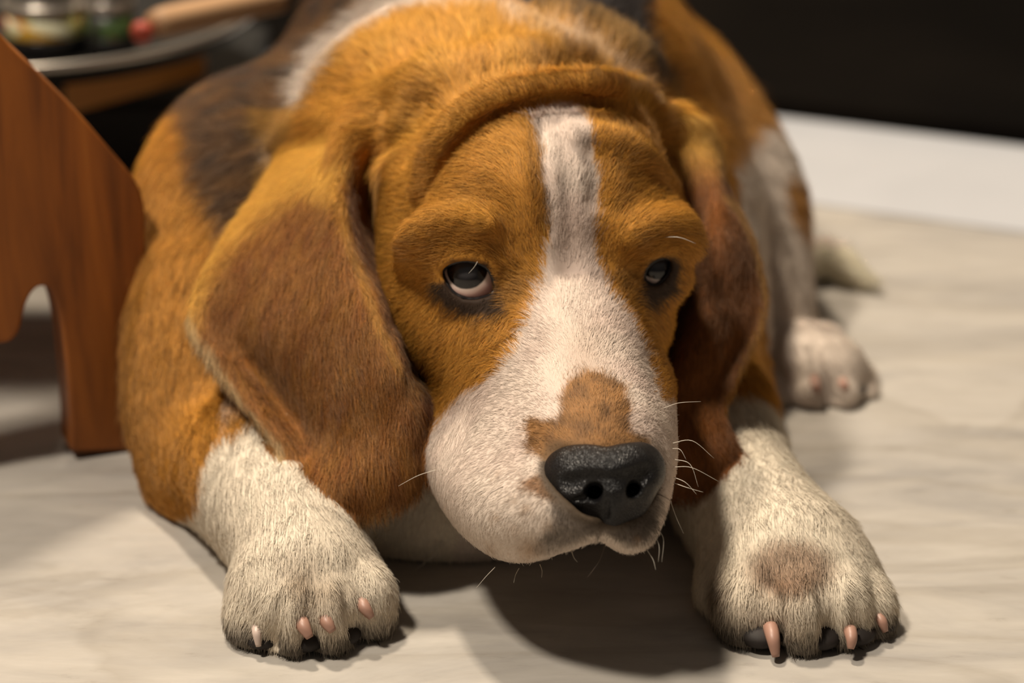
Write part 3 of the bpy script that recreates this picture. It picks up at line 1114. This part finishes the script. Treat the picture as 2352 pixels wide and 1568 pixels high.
HN = norm(VN[tri[pick, 0]] * w0[:, None] + VN[tri[pick, 1]] * u1[:, None] + VN[tri[pick, 2]] * u2[:, None])
HFLOW = norm(VFLOW[tri[pick, 0]] * w0[:, None] + VFLOW[tri[pick, 1]] * u1[:, None] + VFLOW[tri[pick, 2]] * u2[:, None])
HSEEN = seen[pick]
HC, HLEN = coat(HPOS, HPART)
keep = HLEN > .0004
HPOS, HPART, HN, HFLOW, HSEEN, HC, HLEN = [x[keep] for x in (HPOS, HPART, HN, HFLOW, HSEEN, HC, HLEN)]
n = len(HPOS)
print('hair roots', n, 'area seen', area[seen].sum(), round(time.time() - T0, 1))
side = np.cross(HN, HFLOW)
muz = (HPART == 1) & (HC.sum(1) > 1.2)
clump = (vnoise(HPOS, .0035, 31) * .26 + vnoise(HPOS, .012, 32) * .18) * np.where(muz, .55, 1) + rng.normal(0, .12, n)
lift = .22 + .08 * rng.normal(0, 1, n) + .12 * vnoise(HPOS, .003, 33)
lift = np.where(muz, .15 + .3 * (lift - .22), lift)
lift = np.clip(lift, .10, .7)
HLEN = HLEN * np.clip(rng.normal(1, .18, n), .5, 1.6)
stray = rng.random(n) < .012
lift = np.where(stray, lift + .35, lift)
dir0 = norm(HFLOW * np.cos(clump)[:, None] + side * np.sin(clump)[:, None])
bend = rng.normal(0, .10, n)
NP_ = 4
pts = np.zeros((n, NP_, 3), np.float32)
for j in range(NP_):
    t = j / (NP_ - 1)
    h = np.sin(np.minimum(lift * 1.5, 1.2)) * (t - .55 * t * t)
    pts[:, j] = HPOS + HLEN[:, None] * (dir0 * (t * np.cos(lift * .6))[:, None] + HN * (h * 1.0)[:, None] + side * (bend * t * t)[:, None]) - HN * (.0003 * (1 - t))
rad = np.array([1.0, .92, .65, .18])
base_r = np.where(HPART >= 1, .000055, .000085)
base_r = np.where(HSEEN, base_r, .00022)
radii = (base_r * np.clip(rng.normal(1, .15, n), .6, 1.5))[:, None] * rad[None, :]
# natural variation from hair to hair, plus darker guard hairs in the tan coat
lum = HC.sum(1)
var = np.clip(rng.normal(1, np.where(lum > 1.4, .07, .17), n), .55, 1.5)
HC = HC * var[:, None]
guard = (rng.random(n) < .10) & (lum < 1.0) & (lum > .3)
HC[guard] *= .45
pale = (rng.random(n) < .08) & (lum < 1.0)
HC[pale] = HC[pale] * 1.35 + .02
HC = np.clip(HC, .008, .88)

hc = bpy.data.hair_curves.new('fur')
hc.add_curves([NP_] * n)
hc.position_data.foreach_set('vector', (pts - np.array(beagle.location, dtype=np.float32)).ravel())
at_ = hc.attributes.new('radius', 'FLOAT', 'POINT')
at_.data.foreach_set('value', radii.astype(np.float32).ravel())
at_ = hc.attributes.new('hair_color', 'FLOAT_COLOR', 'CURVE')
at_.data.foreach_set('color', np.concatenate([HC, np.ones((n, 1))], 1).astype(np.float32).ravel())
at_ = hc.attributes.new('skin_normal', 'FLOAT_VECTOR', 'CURVE')
shade_n = norm(HN + .12 * dir0)
at_.data.foreach_set('vector', shade_n.astype(np.float32).ravel())
fur = bpy.data.objects.new('fur', hc)
link(fur, beagle)
fur['kind'] = 'stuff'
fm = bpy.data.materials.new('dog_hair')
fm.use_nodes = True
nt = fm.node_tree
nt.nodes.clear()
out = node(nt, 'ShaderNodeOutputMaterial')
colr = node(nt, 'ShaderNodeAttribute', attribute_name='hair_color')
nrm = node(nt, 'ShaderNodeAttribute', attribute_name='skin_normal')
dif = node(nt, 'ShaderNodeBsdfDiffuse')
nt.links.new(colr.outputs['Color'], dif.inputs['Color'])
nt.links.new(nrm.outputs['Vector'], dif.inputs['Normal'])
hr1 = node(nt, 'ShaderNodeBsdfHair')
hr1.component = 'Reflection'
hr1.inputs['RoughnessU'].default_value = .22
hr1.inputs['RoughnessV'].default_value = .6
hr1.inputs['Offset'].default_value = math.radians(-3)
mixc = node(nt, 'ShaderNodeMix', data_type='RGBA')
mixc.inputs[0].default_value = .22
nt.links.new(colr.outputs['Color'], mixc.inputs[6])
mixc.inputs[7].default_value = (1, .92, .8, 1)
nt.links.new(mixc.outputs[2], hr1.inputs['Color'])
mx = node(nt, 'ShaderNodeMixShader')
mx.inputs[0].default_value = .13
nt.links.new(dif.outputs[0], mx.inputs[1])
nt.links.new(hr1.outputs[0], mx.inputs[2])
nt.links.new(mx.outputs[0], out.inputs['Surface'])
hc.materials.append(fm)
scene.cycles_curves.shape = 'RIBBONS'
print('fur', round(time.time() - T0, 1))
del pts, radii, a, bb, c, tri, area

# ---- nose leather
nose_mat, nt, b = material('nose_leather')
b.inputs['Base Color'].default_value = (.006, .0055, .006, 1)
b.inputs['Roughness'].default_value = .36
b.inputs['Specular IOR Level'].default_value = .32
tc = node(nt, 'ShaderNodeTexCoord')
vo = node(nt, 'ShaderNodeTexVoronoi', feature='DISTANCE_TO_EDGE')
vo.inputs['Scale'].default_value = 1500
nt.links.new(tc.outputs['Object'], vo.inputs['Vector'])
mr = node(nt, 'ShaderNodeMapRange')
mr.inputs['From Max'].default_value = .35
nt.links.new(vo.outputs['Distance'], mr.inputs['Value'])
bp_ = node(nt, 'ShaderNodeBump')
bp_.inputs['Strength'].default_value = .38
bp_.inputs['Distance'].default_value = .0005
nt.links.new(mr.outputs[0], bp_.inputs['Height'])
nt.links.new(bp_.outputs[0], b.inputs['Normal'])
nose = mesh_obj('nose', NV, NF, nose_mat, beagle)
nose['label'] = 'black wet leathery nose'

# ---- eyes
GAZE_L = P(1071, 612, .8725 - .0112)
GAZE_R = P(1512, 590, .8880 - .0112)


def eyeball(c, target):
    g = norm(target - c)
    up = norm(np.cross(g, [1, 0, 0]))
    if up[2] < 0:
        up = -up
    rt = np.cross(up, g)
    n, m = 40, 48
    v, f = [], []
    for i in range(n + 1):
        a = math.pi * i / n
        bulge = 1 + .075 * math.exp(-(a / .52) ** 4)
        for j in range(m):
            t = 2 * math.pi * j / m
            v.append(c + EYE_R * bulge * (g * math.cos(a) + (rt * math.cos(t) + up * math.sin(t)) * math.sin(a)))
    for i in range(n):
        for j in range(m):
            f.append((i * m + j, (i + 1) * m + j, (i + 1) * m + (j + 1) % m, i * m + (j + 1) % m))
    mm, nt, b = material('eyeball')
    tc = node(nt, 'ShaderNodeTexCoord')
    sub = node(nt, 'ShaderNodeVectorMath', operation='SUBTRACT')
    nt.links.new(tc.outputs['Object'], sub.inputs[0])
    sub.inputs[1].default_value = tuple(c - np.array(beagle.location))
    nz = node(nt, 'ShaderNodeVectorMath', operation='NORMALIZE')
    nt.links.new(sub.outputs[0], nz.inputs[0])
    dt = node(nt, 'ShaderNodeVectorMath', operation='DOT_PRODUCT')
    nt.links.new(nz.outputs[0], dt.inputs[0])
    dt.inputs[1].default_value = tuple(g)
    ac = node(nt, 'ShaderNodeMath', operation='ARCCOSINE')
    nt.links.new(dt.outputs['Value'], ac.inputs[0])
    no = node(nt, 'ShaderNodeTexNoise', Scale=260.0, Detail=4.0)
    nt.links.new(tc.outputs['Object'], no.inputs['Vector'])
    ml = node(nt, 'ShaderNodeMath', operation='MULTIPLY_ADD')
    nt.links.new(no.outputs['Fac'], ml.inputs[0])
    ml.inputs[1].default_value = .04
    nt.links.new(ac.outputs[0], ml.inputs[2])
    col = ramp(nt, ml.outputs[0], [(0, (.035, .034, .038)), (.30, (.032, .029, .030)), (.44, (.008, .006, .006)), (.67, (.006, .005, .005)), (.72, (.80, .64, .56)), (.98, (.74, .40, .34))])  # grey centre stands for the cornea's reflection, painted in
    nt.links.new(col, b.inputs['Base Color'])
    b.inputs['Roughness'].default_value = .06
    b.inputs['Specular IOR Level'].default_value = .55
    return mesh_obj('eyeball', v, f, mm, beagle)


eyeball(EYE_L_C, GAZE_L)['label'] = 'dark upturned eye with a pink white rim below, on the left in view'
eyeball(EYE_R_C, GAZE_R)['label'] = 'dark upturned eye on the far side of the face'

# wet dark rims of the eyelids
rim_mat = simple('eyelid_rim', (.012, .009, .009), .35)


def tube(path, radii, seg=8):
    path = np.asarray(path, float)
    n = len(path)
    radii = np.broadcast_to(np.asarray(radii, float), (n,))
    v, f = [], []
    t = norm(np.gradient(path, axis=0))
    ref = norm(np.cross(t[0], [.3, .2, .93]))
    for i in range(n):
        ref = ref - t[i] * (ref @ t[i])
        ref = norm(ref)
        bi = np.cross(t[i], ref)
        for j in range(seg):
            a = 2 * math.pi * j / seg
            v.append(path[i] + radii[i] * (ref * math.cos(a) + bi * math.sin(a)))
    for i in range(n - 1):
        for j in range(seg):
            f.append((i * seg + j, i * seg + (j + 1) % seg, (i + 1) * seg + (j + 1) % seg, (i + 1) * seg + j))
    f.append(tuple(range(seg))[::-1])
    f.append(tuple((n - 1) * seg + j for j in range(seg)))
    return v, f


for lid, c in ((LID_L, EYE_L_C), (LID_R, EYE_R_C)):
    pth = []
    for (x, y) in np.vstack([lid, lid[:1]]):
        ds = np.linspace(.83, .92, 400)
        rr = np.array([np.linalg.norm(P(x, y, d) - c) for d in ds])
        i = np.nonzero(rr < EYE_R + .0006)[0]
        d = ds[i[0]] if len(i) else ds[rr.argmin()]
        pth.append(P(x, y, d))
    v, f = tube(pth, .00085)
    mesh_obj('eyelid_rim', v, f, rim_mat, beagle)

# ---- claws and toe pads
claw_mat = simple('claw', (.34, .19, .14), .45)
claw_pale = simple('pale_claw', (.55, .43, .37), .4)
pad_mat = simple('toe_pad', (.022, .017, .015), .65, .3)
CLAWS = [([(589, 1428, .8475), (590, 1452, .8425), (594, 1484, .8425)], .0022, claw_pale),
         ([(690, 1424, .8410), (698, 1440, .8375), (712, 1464, .8365)], .0030, claw_mat),
         ([(744, 1412, .8410), (752, 1430, .8375), (764, 1450, .8365)], .0030, claw_mat),
         ([(826, 1378, .8480), (838, 1396, .8440), (854, 1418, .8440)], .0028, claw_mat),
         ([(1770, 1440, .8450), (1776, 1468, .8400), (1782, 1508, .8395)], .0030, claw_mat),
         ([(1952, 1446, .8440), (1956, 1466, .8405), (1954, 1490, .8400)], .0026, claw_mat),
         ([(2012, 1408, .8540), (2026, 1428, .8510), (2034, 1450, .8510)], .0024, claw_mat),
         ([(1868, 870, 1.040), (1874, 886, 1.034), (1880, 902, 1.033)], .0028, claw_mat),
         ([(1930, 872, 1.040), (1938, 884, 1.034), (1942, 898, 1.034)], .0028, claw_mat)]
for pth, r, m in CLAWS:
    s = spline(np.array([P(*p) for p in pth]), 5)
    k = np.linspace(0, 1, len(s))
    v, f = tube(s, r * .88 * (1 - .52 * k ** 2), 10)
    mesh_obj('claw', v, f, m, beagle)


def blob(c, r, seg=20):
    v, f = [], []
    m = seg + 4
    for i in range(seg + 1):
        a = math.pi * i / seg
        for j in range(m):
            t = 2 * math.pi * j / m
            v.append(np.array(c) + np.array([math.sin(a) * math.cos(t) * r[0], math.sin(a) * math.sin(t) * r[1], math.cos(a) * r[2]]))
    for i in range(seg):
        for j in range(m):
            f.append((i * m + j, (i + 1) * m + j, (i + 1) * m + (j + 1) % m, i * m + (j + 1) % m))
    return v, f


PADS = [(604, 1494, .0075), (700, 1498, .0088), (772, 1490, .0088), (866, 1442, .0070), (1748, 1490, .0085), (1880, 1494, .0085), (1960, 1486, .0080), (2018, 1462, .0070), (1880, 920, .0075), (1945, 922, .0085)]
for (x, y, r) in PADS:
    p = PF(x, y) + np.array([0, .0045, 0])
    p[2] = r * .52
    v, f = blob(p, (r, r * 1.15, r * .52))
    mesh_obj('toe_pad', v, f, pad_mat, beagle)

# ---- whiskers
wh = simple('whisker', (.60, .54, .46), .35)
whd = simple('dark_whisker', (.10, .07, .05), .4)
WH = [([(1005, 1078), (960, 1092), (915, 1116)], 0), ([(1162, 1114), (1125, 1135), (1092, 1185)], 1), ([(1030, 1240), (990, 1280), (950, 1312)], 0), ([(1022, 1235), (1000, 1258), (960, 1283)], 0),
      ([(1100, 1290), (1085, 1315), (1070, 1348)], 0), ([(1137, 1302), (1115, 1325), (1094, 1350)], 0), ([(1192, 1305), (1184, 1320), (1180, 1338)], 0), ([(1240, 1296), (1245, 1310), (1244, 1326)], 0),
      ([(1312, 1262), (1318, 1280), (1326, 1290)], 0), ([(1542, 1018), (1590, 1012), (1640, 1052)], 0), ([(1542, 1030), (1562, 1032), (1576, 1055)], 0), ([(1546, 1054), (1585, 1066), (1604, 1118)], 0),
      ([(1546, 1072), (1590, 1074), (1650, 1105)], 0), ([(1546, 1095), (1575, 1108), (1600, 1135)], 0), ([(1546, 1108), (1580, 1120), (1615, 1130)], 0), ([(1544, 1136), (1578, 1165), (1584, 1230)], 0),
      ([(1538, 1144), (1552, 1185), (1570, 1225)], 0), ([(1522, 938), (1560, 925), (1610, 922)], 0), ([(1512, 1214), (1524, 1240), (1520, 1290)], 0), ([(1504, 1228), (1514, 1255), (1512, 1290)], 0), ([(1486, 1262), (1500, 1285), (1506, 1308)], 0),
      ([(1398, 1150), (1425, 1146), (1456, 1131)], 0), ([(1508, 1133), (1525, 1140), (1542, 1150)], 1), ([(1520, 545), (1560, 545), (1598, 559)], 0), ([(1098, 598), (1090, 612), (1076, 628)], 0),
      ([(988, 1245), (1000, 1215), (1006, 1208)], 0), ([(1390, 1248), (1378, 1285), (1350, 1325)], 1)]
for pth, dark in WH:
    d0 = surf(*pth[0])
    if d0 is None:
        d0 = surf(pth[0][0] + (12 if pth[0][0] < 1250 else -12), pth[0][1] - 8) or .83
    nn_ = len(pth)
    dd_ = [d0 + .0010, d0 - .002, d0 - .003]
    s = spline(np.array([P(x, y, d) for (x, y), d in zip(pth, dd_)]), 6)
    k = np.linspace(0, 1, len(s))
    v, f = tube(s, .00013 * (1 - .7 * k), 5)
    mesh_obj('whisker', v, f, whd if dark else wh, beagle)
print('dog done', round(time.time() - T0, 1))
# ------------------------------------------------------------------ floor
fm_, nt, b = material('marble')
tc = node(nt, 'ShaderNodeTexCoord')
mp = node(nt, 'ShaderNodeMapping')
mp.inputs['Rotation'].default_value = (0, 0, math.radians(-12))
mp.inputs['Scale'].default_value = (1.0, 3.2, 1.0)
nt.links.new(tc.outputs['Object'], mp.inputs['Vector'])
n1 = node(nt, 'ShaderNodeTexNoise', Scale=9.0, Detail=7.0, Roughness=.62, Distortion=.8)
n2 = node(nt, 'ShaderNodeTexNoise', Scale=42.0, Detail=6.0, Roughness=.7)
n3 = node(nt, 'ShaderNodeTexNoise', Scale=3.5, Detail=5.0, Distortion=1.6)
for q_ in (n1, n2, n3):
    nt.links.new(mp.outputs[0], q_.inputs['Vector'])
c1 = ramp(nt, n1.outputs['Fac'], [(.30, (.30, .28, .262)), (.48, (.375, .347, .315)), (.68, (.45, .415, .37))])
c2 = ramp(nt, n2.outputs['Fac'], [(.26, (.55, .53, .50)), (.40, (.92, .91, .89)), (.62, (1.0, 1.0, 1.0))])
m1 = node(nt, 'ShaderNodeMix', data_type='RGBA', blend_type='MULTIPLY')
m1.inputs[0].default_value = .55
nt.links.new(c1, m1.inputs[6])
nt.links.new(c2, m1.inputs[7])
c3 = ramp(nt, n3.outputs['Fac'], [(.40, (1, 1, 1)), (.495, (.80, .78, .75)), (.53, (1, 1, 1))])
m2 = node(nt, 'ShaderNodeMix', data_type='RGBA', blend_type='MULTIPLY')
m2.inputs[0].default_value = .6
nt.links.new(m1.outputs[2], m2.inputs[6])
nt.links.new(c3, m2.inputs[7])
nt.links.new(m2.outputs[2], b.inputs['Base Color'])
b.inputs['Roughness'].default_value = .34
b.inputs['Specular IOR Level'].default_value = .35
EDGE0, EDGE1 = PF(1780, 272), PF(2352, 342)
ed = norm((EDGE1 - EDGE0)[:2])
en = np.array([-ed[1], ed[0]])
if en[1] < 0:
    en = -en


def along(s, t, z=0.0):
    """a point s metres along the far edge of the floor and t metres behind it"""
    p = EDGE0[:2] + ed * s + en * t
    return np.array([p[0], p[1], z])


def box(name, o, ax, ay, az, mat, parent=None, bevel=.0, **props):
    """box from corner o along three vectors"""
    o, ax, ay, az = [np.asarray(q, float) for q in (o, ax, ay, az)]
    v = [o, o + ax, o + ax + ay, o + ay, o + az, o + ax + az, o + ax + ay + az, o + ay + az]
    f = [(0, 3, 2, 1), (4, 5, 6, 7), (0, 1, 5, 4), (1, 2, 6, 5), (2, 3, 7, 6), (3, 0, 4, 7)]
    ob = mesh_obj(name, v, f, mat, parent, smooth=False)
    if bevel:
        md = ob.modifiers.new('bevel', 'BEVEL')
        md.width = bevel
        md.segments = 3
    for k, val in props.items():
        ob[k] = val
    return ob


box('floor', (-3.2, -2.6, -.05), (6.4, 0, 0), (0, 6.2, 0), (0, 0, .05), fm_, kind='structure')
E3 = lambda v2, s=1.0: np.array([v2[0] * s, v2[1] * s, 0.0])
# pale marble border along the dark step
bm_, nt, b = material('white_marble')
tc = node(nt, 'ShaderNodeTexCoord')
n1 = node(nt, 'ShaderNodeTexNoise', Scale=7.0, Detail=5.0, Distortion=1.0)
nt.links.new(tc.outputs['Object'], n1.inputs['Vector'])
nt.links.new(ramp(nt, n1.outputs['Fac'], [(.3, (.43, .435, .46)), (.7, (.49, .495, .52))]), b.inputs['Base Color'])
b.inputs['Roughness'].default_value = .3
box('trim_1', along(-1.2, -.135, 0), E3(ed, 3.0), E3(en, .14), (0, 0, .0012), bm_, kind='structure')

# walls of the room
wall = simple('wall_paint', (.55, .47, .38), .9)
box('wall_back', (-3.2, 3.5, 0), (6.4, 0, 0), (0, .1, 0), (0, 0, 2.7), wall, kind='structure')
box('wall_left', (-3.3, -2.6, 0), (.1, 0, 0), (0, 6.2, 0), (0, 0, 2.7), wall, kind='structure')
box('wall_right', (3.2, -2.6, 0), (.1, 0, 0), (0, 6.2, 0), (0, 0, 2.7), wall, kind='structure')

# ------------------------------------------------------------------ dark rug behind
rm, nt, b = material('dark_rug')
tc = node(nt, 'ShaderNodeTexCoord')
n1 = node(nt, 'ShaderNodeTexNoise', Scale=5.0, Detail=3.0)
nt.links.new(tc.outputs['Object'], n1.inputs['Vector'])
nt.links.new(ramp(nt, n1.outputs['Fac'], [(.35, (.002, .0014, .001)), (.65, (.0045, .0032, .0022))]), b.inputs['Base Color'])
b.inputs['Roughness'].default_value = 1.0
b.inputs['Specular IOR Level'].default_value = .05
box('rug', along(-1.5, .0, .0), E3(ed, 3.4), E3(en, 1.7), (0, 0, .012), rm, None, .005,
    label='near black rug on the floor behind the dog, filling the upper right corner', category='rug')

# ------------------------------------------------------------------ carved wooden stand on the left
wd, nt, b = material('teak')
tc = node(nt, 'ShaderNodeTexCoord')
mp = node(nt, 'ShaderNodeMapping')
mp.inputs['Rotation'].default_value = (0, math.radians(22), 0)
mp.inputs['Scale'].default_value = (34.0, 34.0, 3.2)
nt.links.new(tc.outputs['Object'], mp.inputs['Vector'])
n1 = node(nt, 'ShaderNodeTexNoise', Scale=1.6, Detail=5.0, Roughness=.6, Distortion=.5)
nt.links.new(mp.outputs[0], n1.inputs['Vector'])
nt.links.new(ramp(nt, n1.outputs['Fac'], [(.28, (.075, .026, .008)), (.40, (.20, .062, .012)), (.55, (.31, .098, .016)), (.72, (.40, .145, .026))]), b.inputs['Base Color'])
b.inputs['Roughness'].default_value = .5
b.inputs['Specular IOR Level'].default_value = .25


def panel(name, outline, thick_vec, mat, parent, bevel=.003):
    """a plank cut to an outline of 3D points, thick_vec deep"""
    n = len(outline)
    o = np.asarray(outline, float)
    v = np.vstack([o, o + thick_vec])
    f = [tuple(range(n)), tuple(range(2 * n - 1, n - 1, -1))]
    for i in range(n):
        j = (i + 1) % n
        f.append((i, i + n, j + n, j))
    ob = mesh_obj(name, v, f, mat, parent, smooth=False)
    md = ob.modifiers.new('bevel', 'BEVEL')
    md.width = bevel
    md.segments = 3
    md.limit_method = 'ANGLE'
    return ob


stand = empty('wooden_stand', PF(250, 1045), 'carved teak stand with an arched leg panel beside the dog, on the left', 'table')
FACE0 = PF(250, 1046)                     # the arched panel stands in a plane through this point
pn = norm(np.array([.38, -.92, .0]))       # its face looks at us and a little to the right


def on_plane(x, y):
    r = P(x, y, 1.0) - CO
    t = ((FACE0 - CO) @ pn) / (r @ pn)
    p = CO + r * t
    p[2] = max(p[2], .0)
    if y < -100:
        p[2] = .216
    return p


OUT = spline(np.array([(165, 1040), (163, 960), (152, 830), (138, 730), (118, 672), (98, 658), (78, 668), (60, 700), (45, 760), (20, 786), (-20, 790), (-80, 800), (-150, 860), (-200, 1000), (-215, 1210)], float), 4)
OUT = np.vstack([OUT, [(-480, 1215), (-500, 900), (-480, 300), (-420, -120), (-120, -150)],  # left part extended out of view to block the side lamp
                 spline(np.array([(-60, -30), (0, 78), (80, 160), (170, 250), (250, 340), (324, 440), (334, 560), (330, 760), (332, 920), (336, 1051)], float), 4)])
panel('leg_panel', [on_plane(x, y) for x, y in OUT], -pn * .020, wd, stand)
# the panel on the far side, same cut
panel('leg_panel', [on_plane(x, y) + np.array([-.13, .19, .0]) for x, y in OUT], -pn * .020, wd, stand)
# board added above the frame, out of view, to shade the floor at left
sboard = box('shadow_board', (-.75, .90, .215), (.55, 0, 0), (0, .22, 0), (0, 0, .02), wd, stand, .004)
# rail under the tray
ra, rb = P(150, 232, 1.25), P(474, 142, 1.30)
rd = rb - ra
panel('rail', [ra + [0, 0, .009], rb + [0, 0, .009], rb - [0, 0, .008], ra - [0, 0, .008]], np.array([-.004, .02, 0]), simple('light_teak', (.62, .27, .06), .45), stand, .002)
tray_c = P(60, 40, 1.30)


def lathe(name, c, profile, mat, parent=None, seg=72, smooth=True):
    v, f = [], []
    for (r, z) in profile:
        for j in range(seg):
            a = 2 * math.pi * j / seg
            v.append((c[0] + r * math.cos(a), c[1] + r * math.sin(a), c[2] + z))
    for i in range(len(profile) - 1):
        for j in range(seg):
            f.append((i * seg + j, i * seg + (j + 1) % seg, (i + 1) * seg + (j + 1) % seg, (i + 1) * seg + j))
    return mesh_obj(name, v, f, mat, parent, smooth)


# round tray: its near rim runs through (85, 160), (300, 134), (525, 68)
TC, TR = np.array([-.256, 1.274, .074]), .124
steel = simple('tray_metal', (.55, .50, .44), .28, .5, .85)
tray_dark = simple('tray_lacquer', (.012, .011, .010), .6, .2)
tray = empty('tray', TC, 'round dark tray with a pale metal rim on the wooden stand', 'tray')
lathe('tray_plate', TC, [(.001, .004), (TR - .016, .004), (TR - .004, .010), (TR, .012), (TR, .009), (TR - .006, .002), (TR - .020, -.002), (.001, -.002)], tray_dark, tray)
lathe('rim', TC, [(TR + .0022 * math.cos(a), .0125 + .0024 * math.sin(a)) for a in np.linspace(0, 2 * math.pi, 13)], steel, tray)
# legs of the stand reach the tray on a crossbar
panel('rail', [TC + np.array(q) for q in ((-.10, .03, -.003), (.10, .03, -.003), (.10, .03, -.018), (-.10, .03, -.018))], np.array([0, .016, 0]), wd, stand, .002)

# jars standing on the tray
label_mat, nt, b = material('printed_wrapper')
tc = node(nt, 'ShaderNodeTexCoord')
vo = node(nt, 'ShaderNodeTexVoronoi')
vo.inputs['Scale'].default_value = 75
nt.links.new(tc.outputs['Object'], vo.inputs['Vector'])
sp = node(nt, 'ShaderNodeSeparateColor')
nt.links.new(vo.outputs['Color'], sp.inputs[0])
nt.links.new(ramp(nt, sp.outputs[0], [(0, (.55, .50, .20)), (.22, (.60, .35, .05)), (.42, (.45, .03, .02)), (.58, (.62, .60, .42)), (.74, (.16, .26, .05)), (.9, (.55, .22, .04))], 'CONSTANT'), b.inputs['Base Color'])
b.inputs['Roughness'].default_value = .4
green_mat, nt, b = material('green_wrapper')
tc = node(nt, 'ShaderNodeTexCoord')
no = node(nt, 'ShaderNodeTexNoise', Scale=60.0, Detail=2.0)
nt.links.new(tc.outputs['Object'], no.inputs['Vector'])
nt.links.new(ramp(nt, no.outputs['Fac'], [(.38, (.02, .02, .015)), (.50, (.06, .12, .03)), (.60, (.16, .05, .03)), (.68, (.03, .03, .02))]), b.inputs['Base Color'])
b.inputs['Roughness'].default_value = .4
glossy_black = simple('black_glaze', (.008, .008, .008), .25)
glass_top = simple('jar_glass', (.20, .19, .17), .08, .8)


def jar(c, r, h, wrap, label, name='jar'):
    t = empty(name, c, label, 'jar', None)
    c = np.asarray(c, float)
    lathe('jar_base', c, [(.0005, 0), (r * .96, 0), (r, .003), (r, h * .26), (r * .98, h * .27), (.0005, h * .27)], glossy_black, t, 40)
    lathe('wrapper', c, [(.0005, h * .27), (r * .97, h * .27), (r * .98, h * .28), (r * .98, h * .62), (.0005, h * .63)], wrap, t, 40)
    lathe('metal_band', c, [(.0005, h * .62), (r * .98, h * .62), (r * 1.03, h * .63), (r * 1.03, h * .76), (r * .98, h * .77), (.0005, h * .77)], steel, t, 40)
    lathe('glass_lid', c, [(.0005, h * .77), (r * .95, h * .77), (r * .90, h * 1.05), (r * .5, h * 1.3), (r * .2, h * 1.31), (r * .2, h * 1.5), (.0005, h * 1.51)], glass_top, t, 40)
    return t


def at_height(x, y, z):
    r = P(x, y, 1.0) - CO
    return CO + r * ((z - CAM_H) / r[2])


jz = TC[2] + .0045
jar(at_height(92, 140, jz) + [0, .021, 0], .0205, .034, label_mat, 'black jar with yellow and red printed wrapper, nearest the left edge of the tray')
jar(at_height(247, 140, jz) + [0, .013, 0], .0125, .036, green_mat, 'small black and dark green jar beside the yellow printed jar on the tray')
bar = empty('tan_bar', P(350, 54, 1.19), 'blurred tan rounded bar with a red tip lying over the right side of the tray', 'utensil')
b0, b1 = P(352, 56, 1.165), P(640, -6, 1.235)
s_ = spline(np.array([b0, (b0 * .7 + b1 * .3), (b0 * .3 + b1 * .7), b1]), 6)
v, f = tube(s_, [.0060, .0068, .0072] + [.0072] * (len(s_) - 3), 20)
mesh_obj('shaft', v, f, simple('tan_wood', (.46, .27, .14), .6), bar)
v, f = blob(P(326, 74, 1.160), (.0052, .0052, .0052))
mesh_obj('red_tip', v, f, simple('red_tip', (.60, .10, .06), .5), bar)

# black box added for the darkness under the tray
box('shade_box', (-.40, 1.235, .0), (.262, 0, 0), (0, .16, 0), (0, 0, .044), simple('black_box', (.004, .004, .0035), .6), None, .003,
    label='low black box added for the darkness under the tray, between the wooden stand and the dog', category='box')
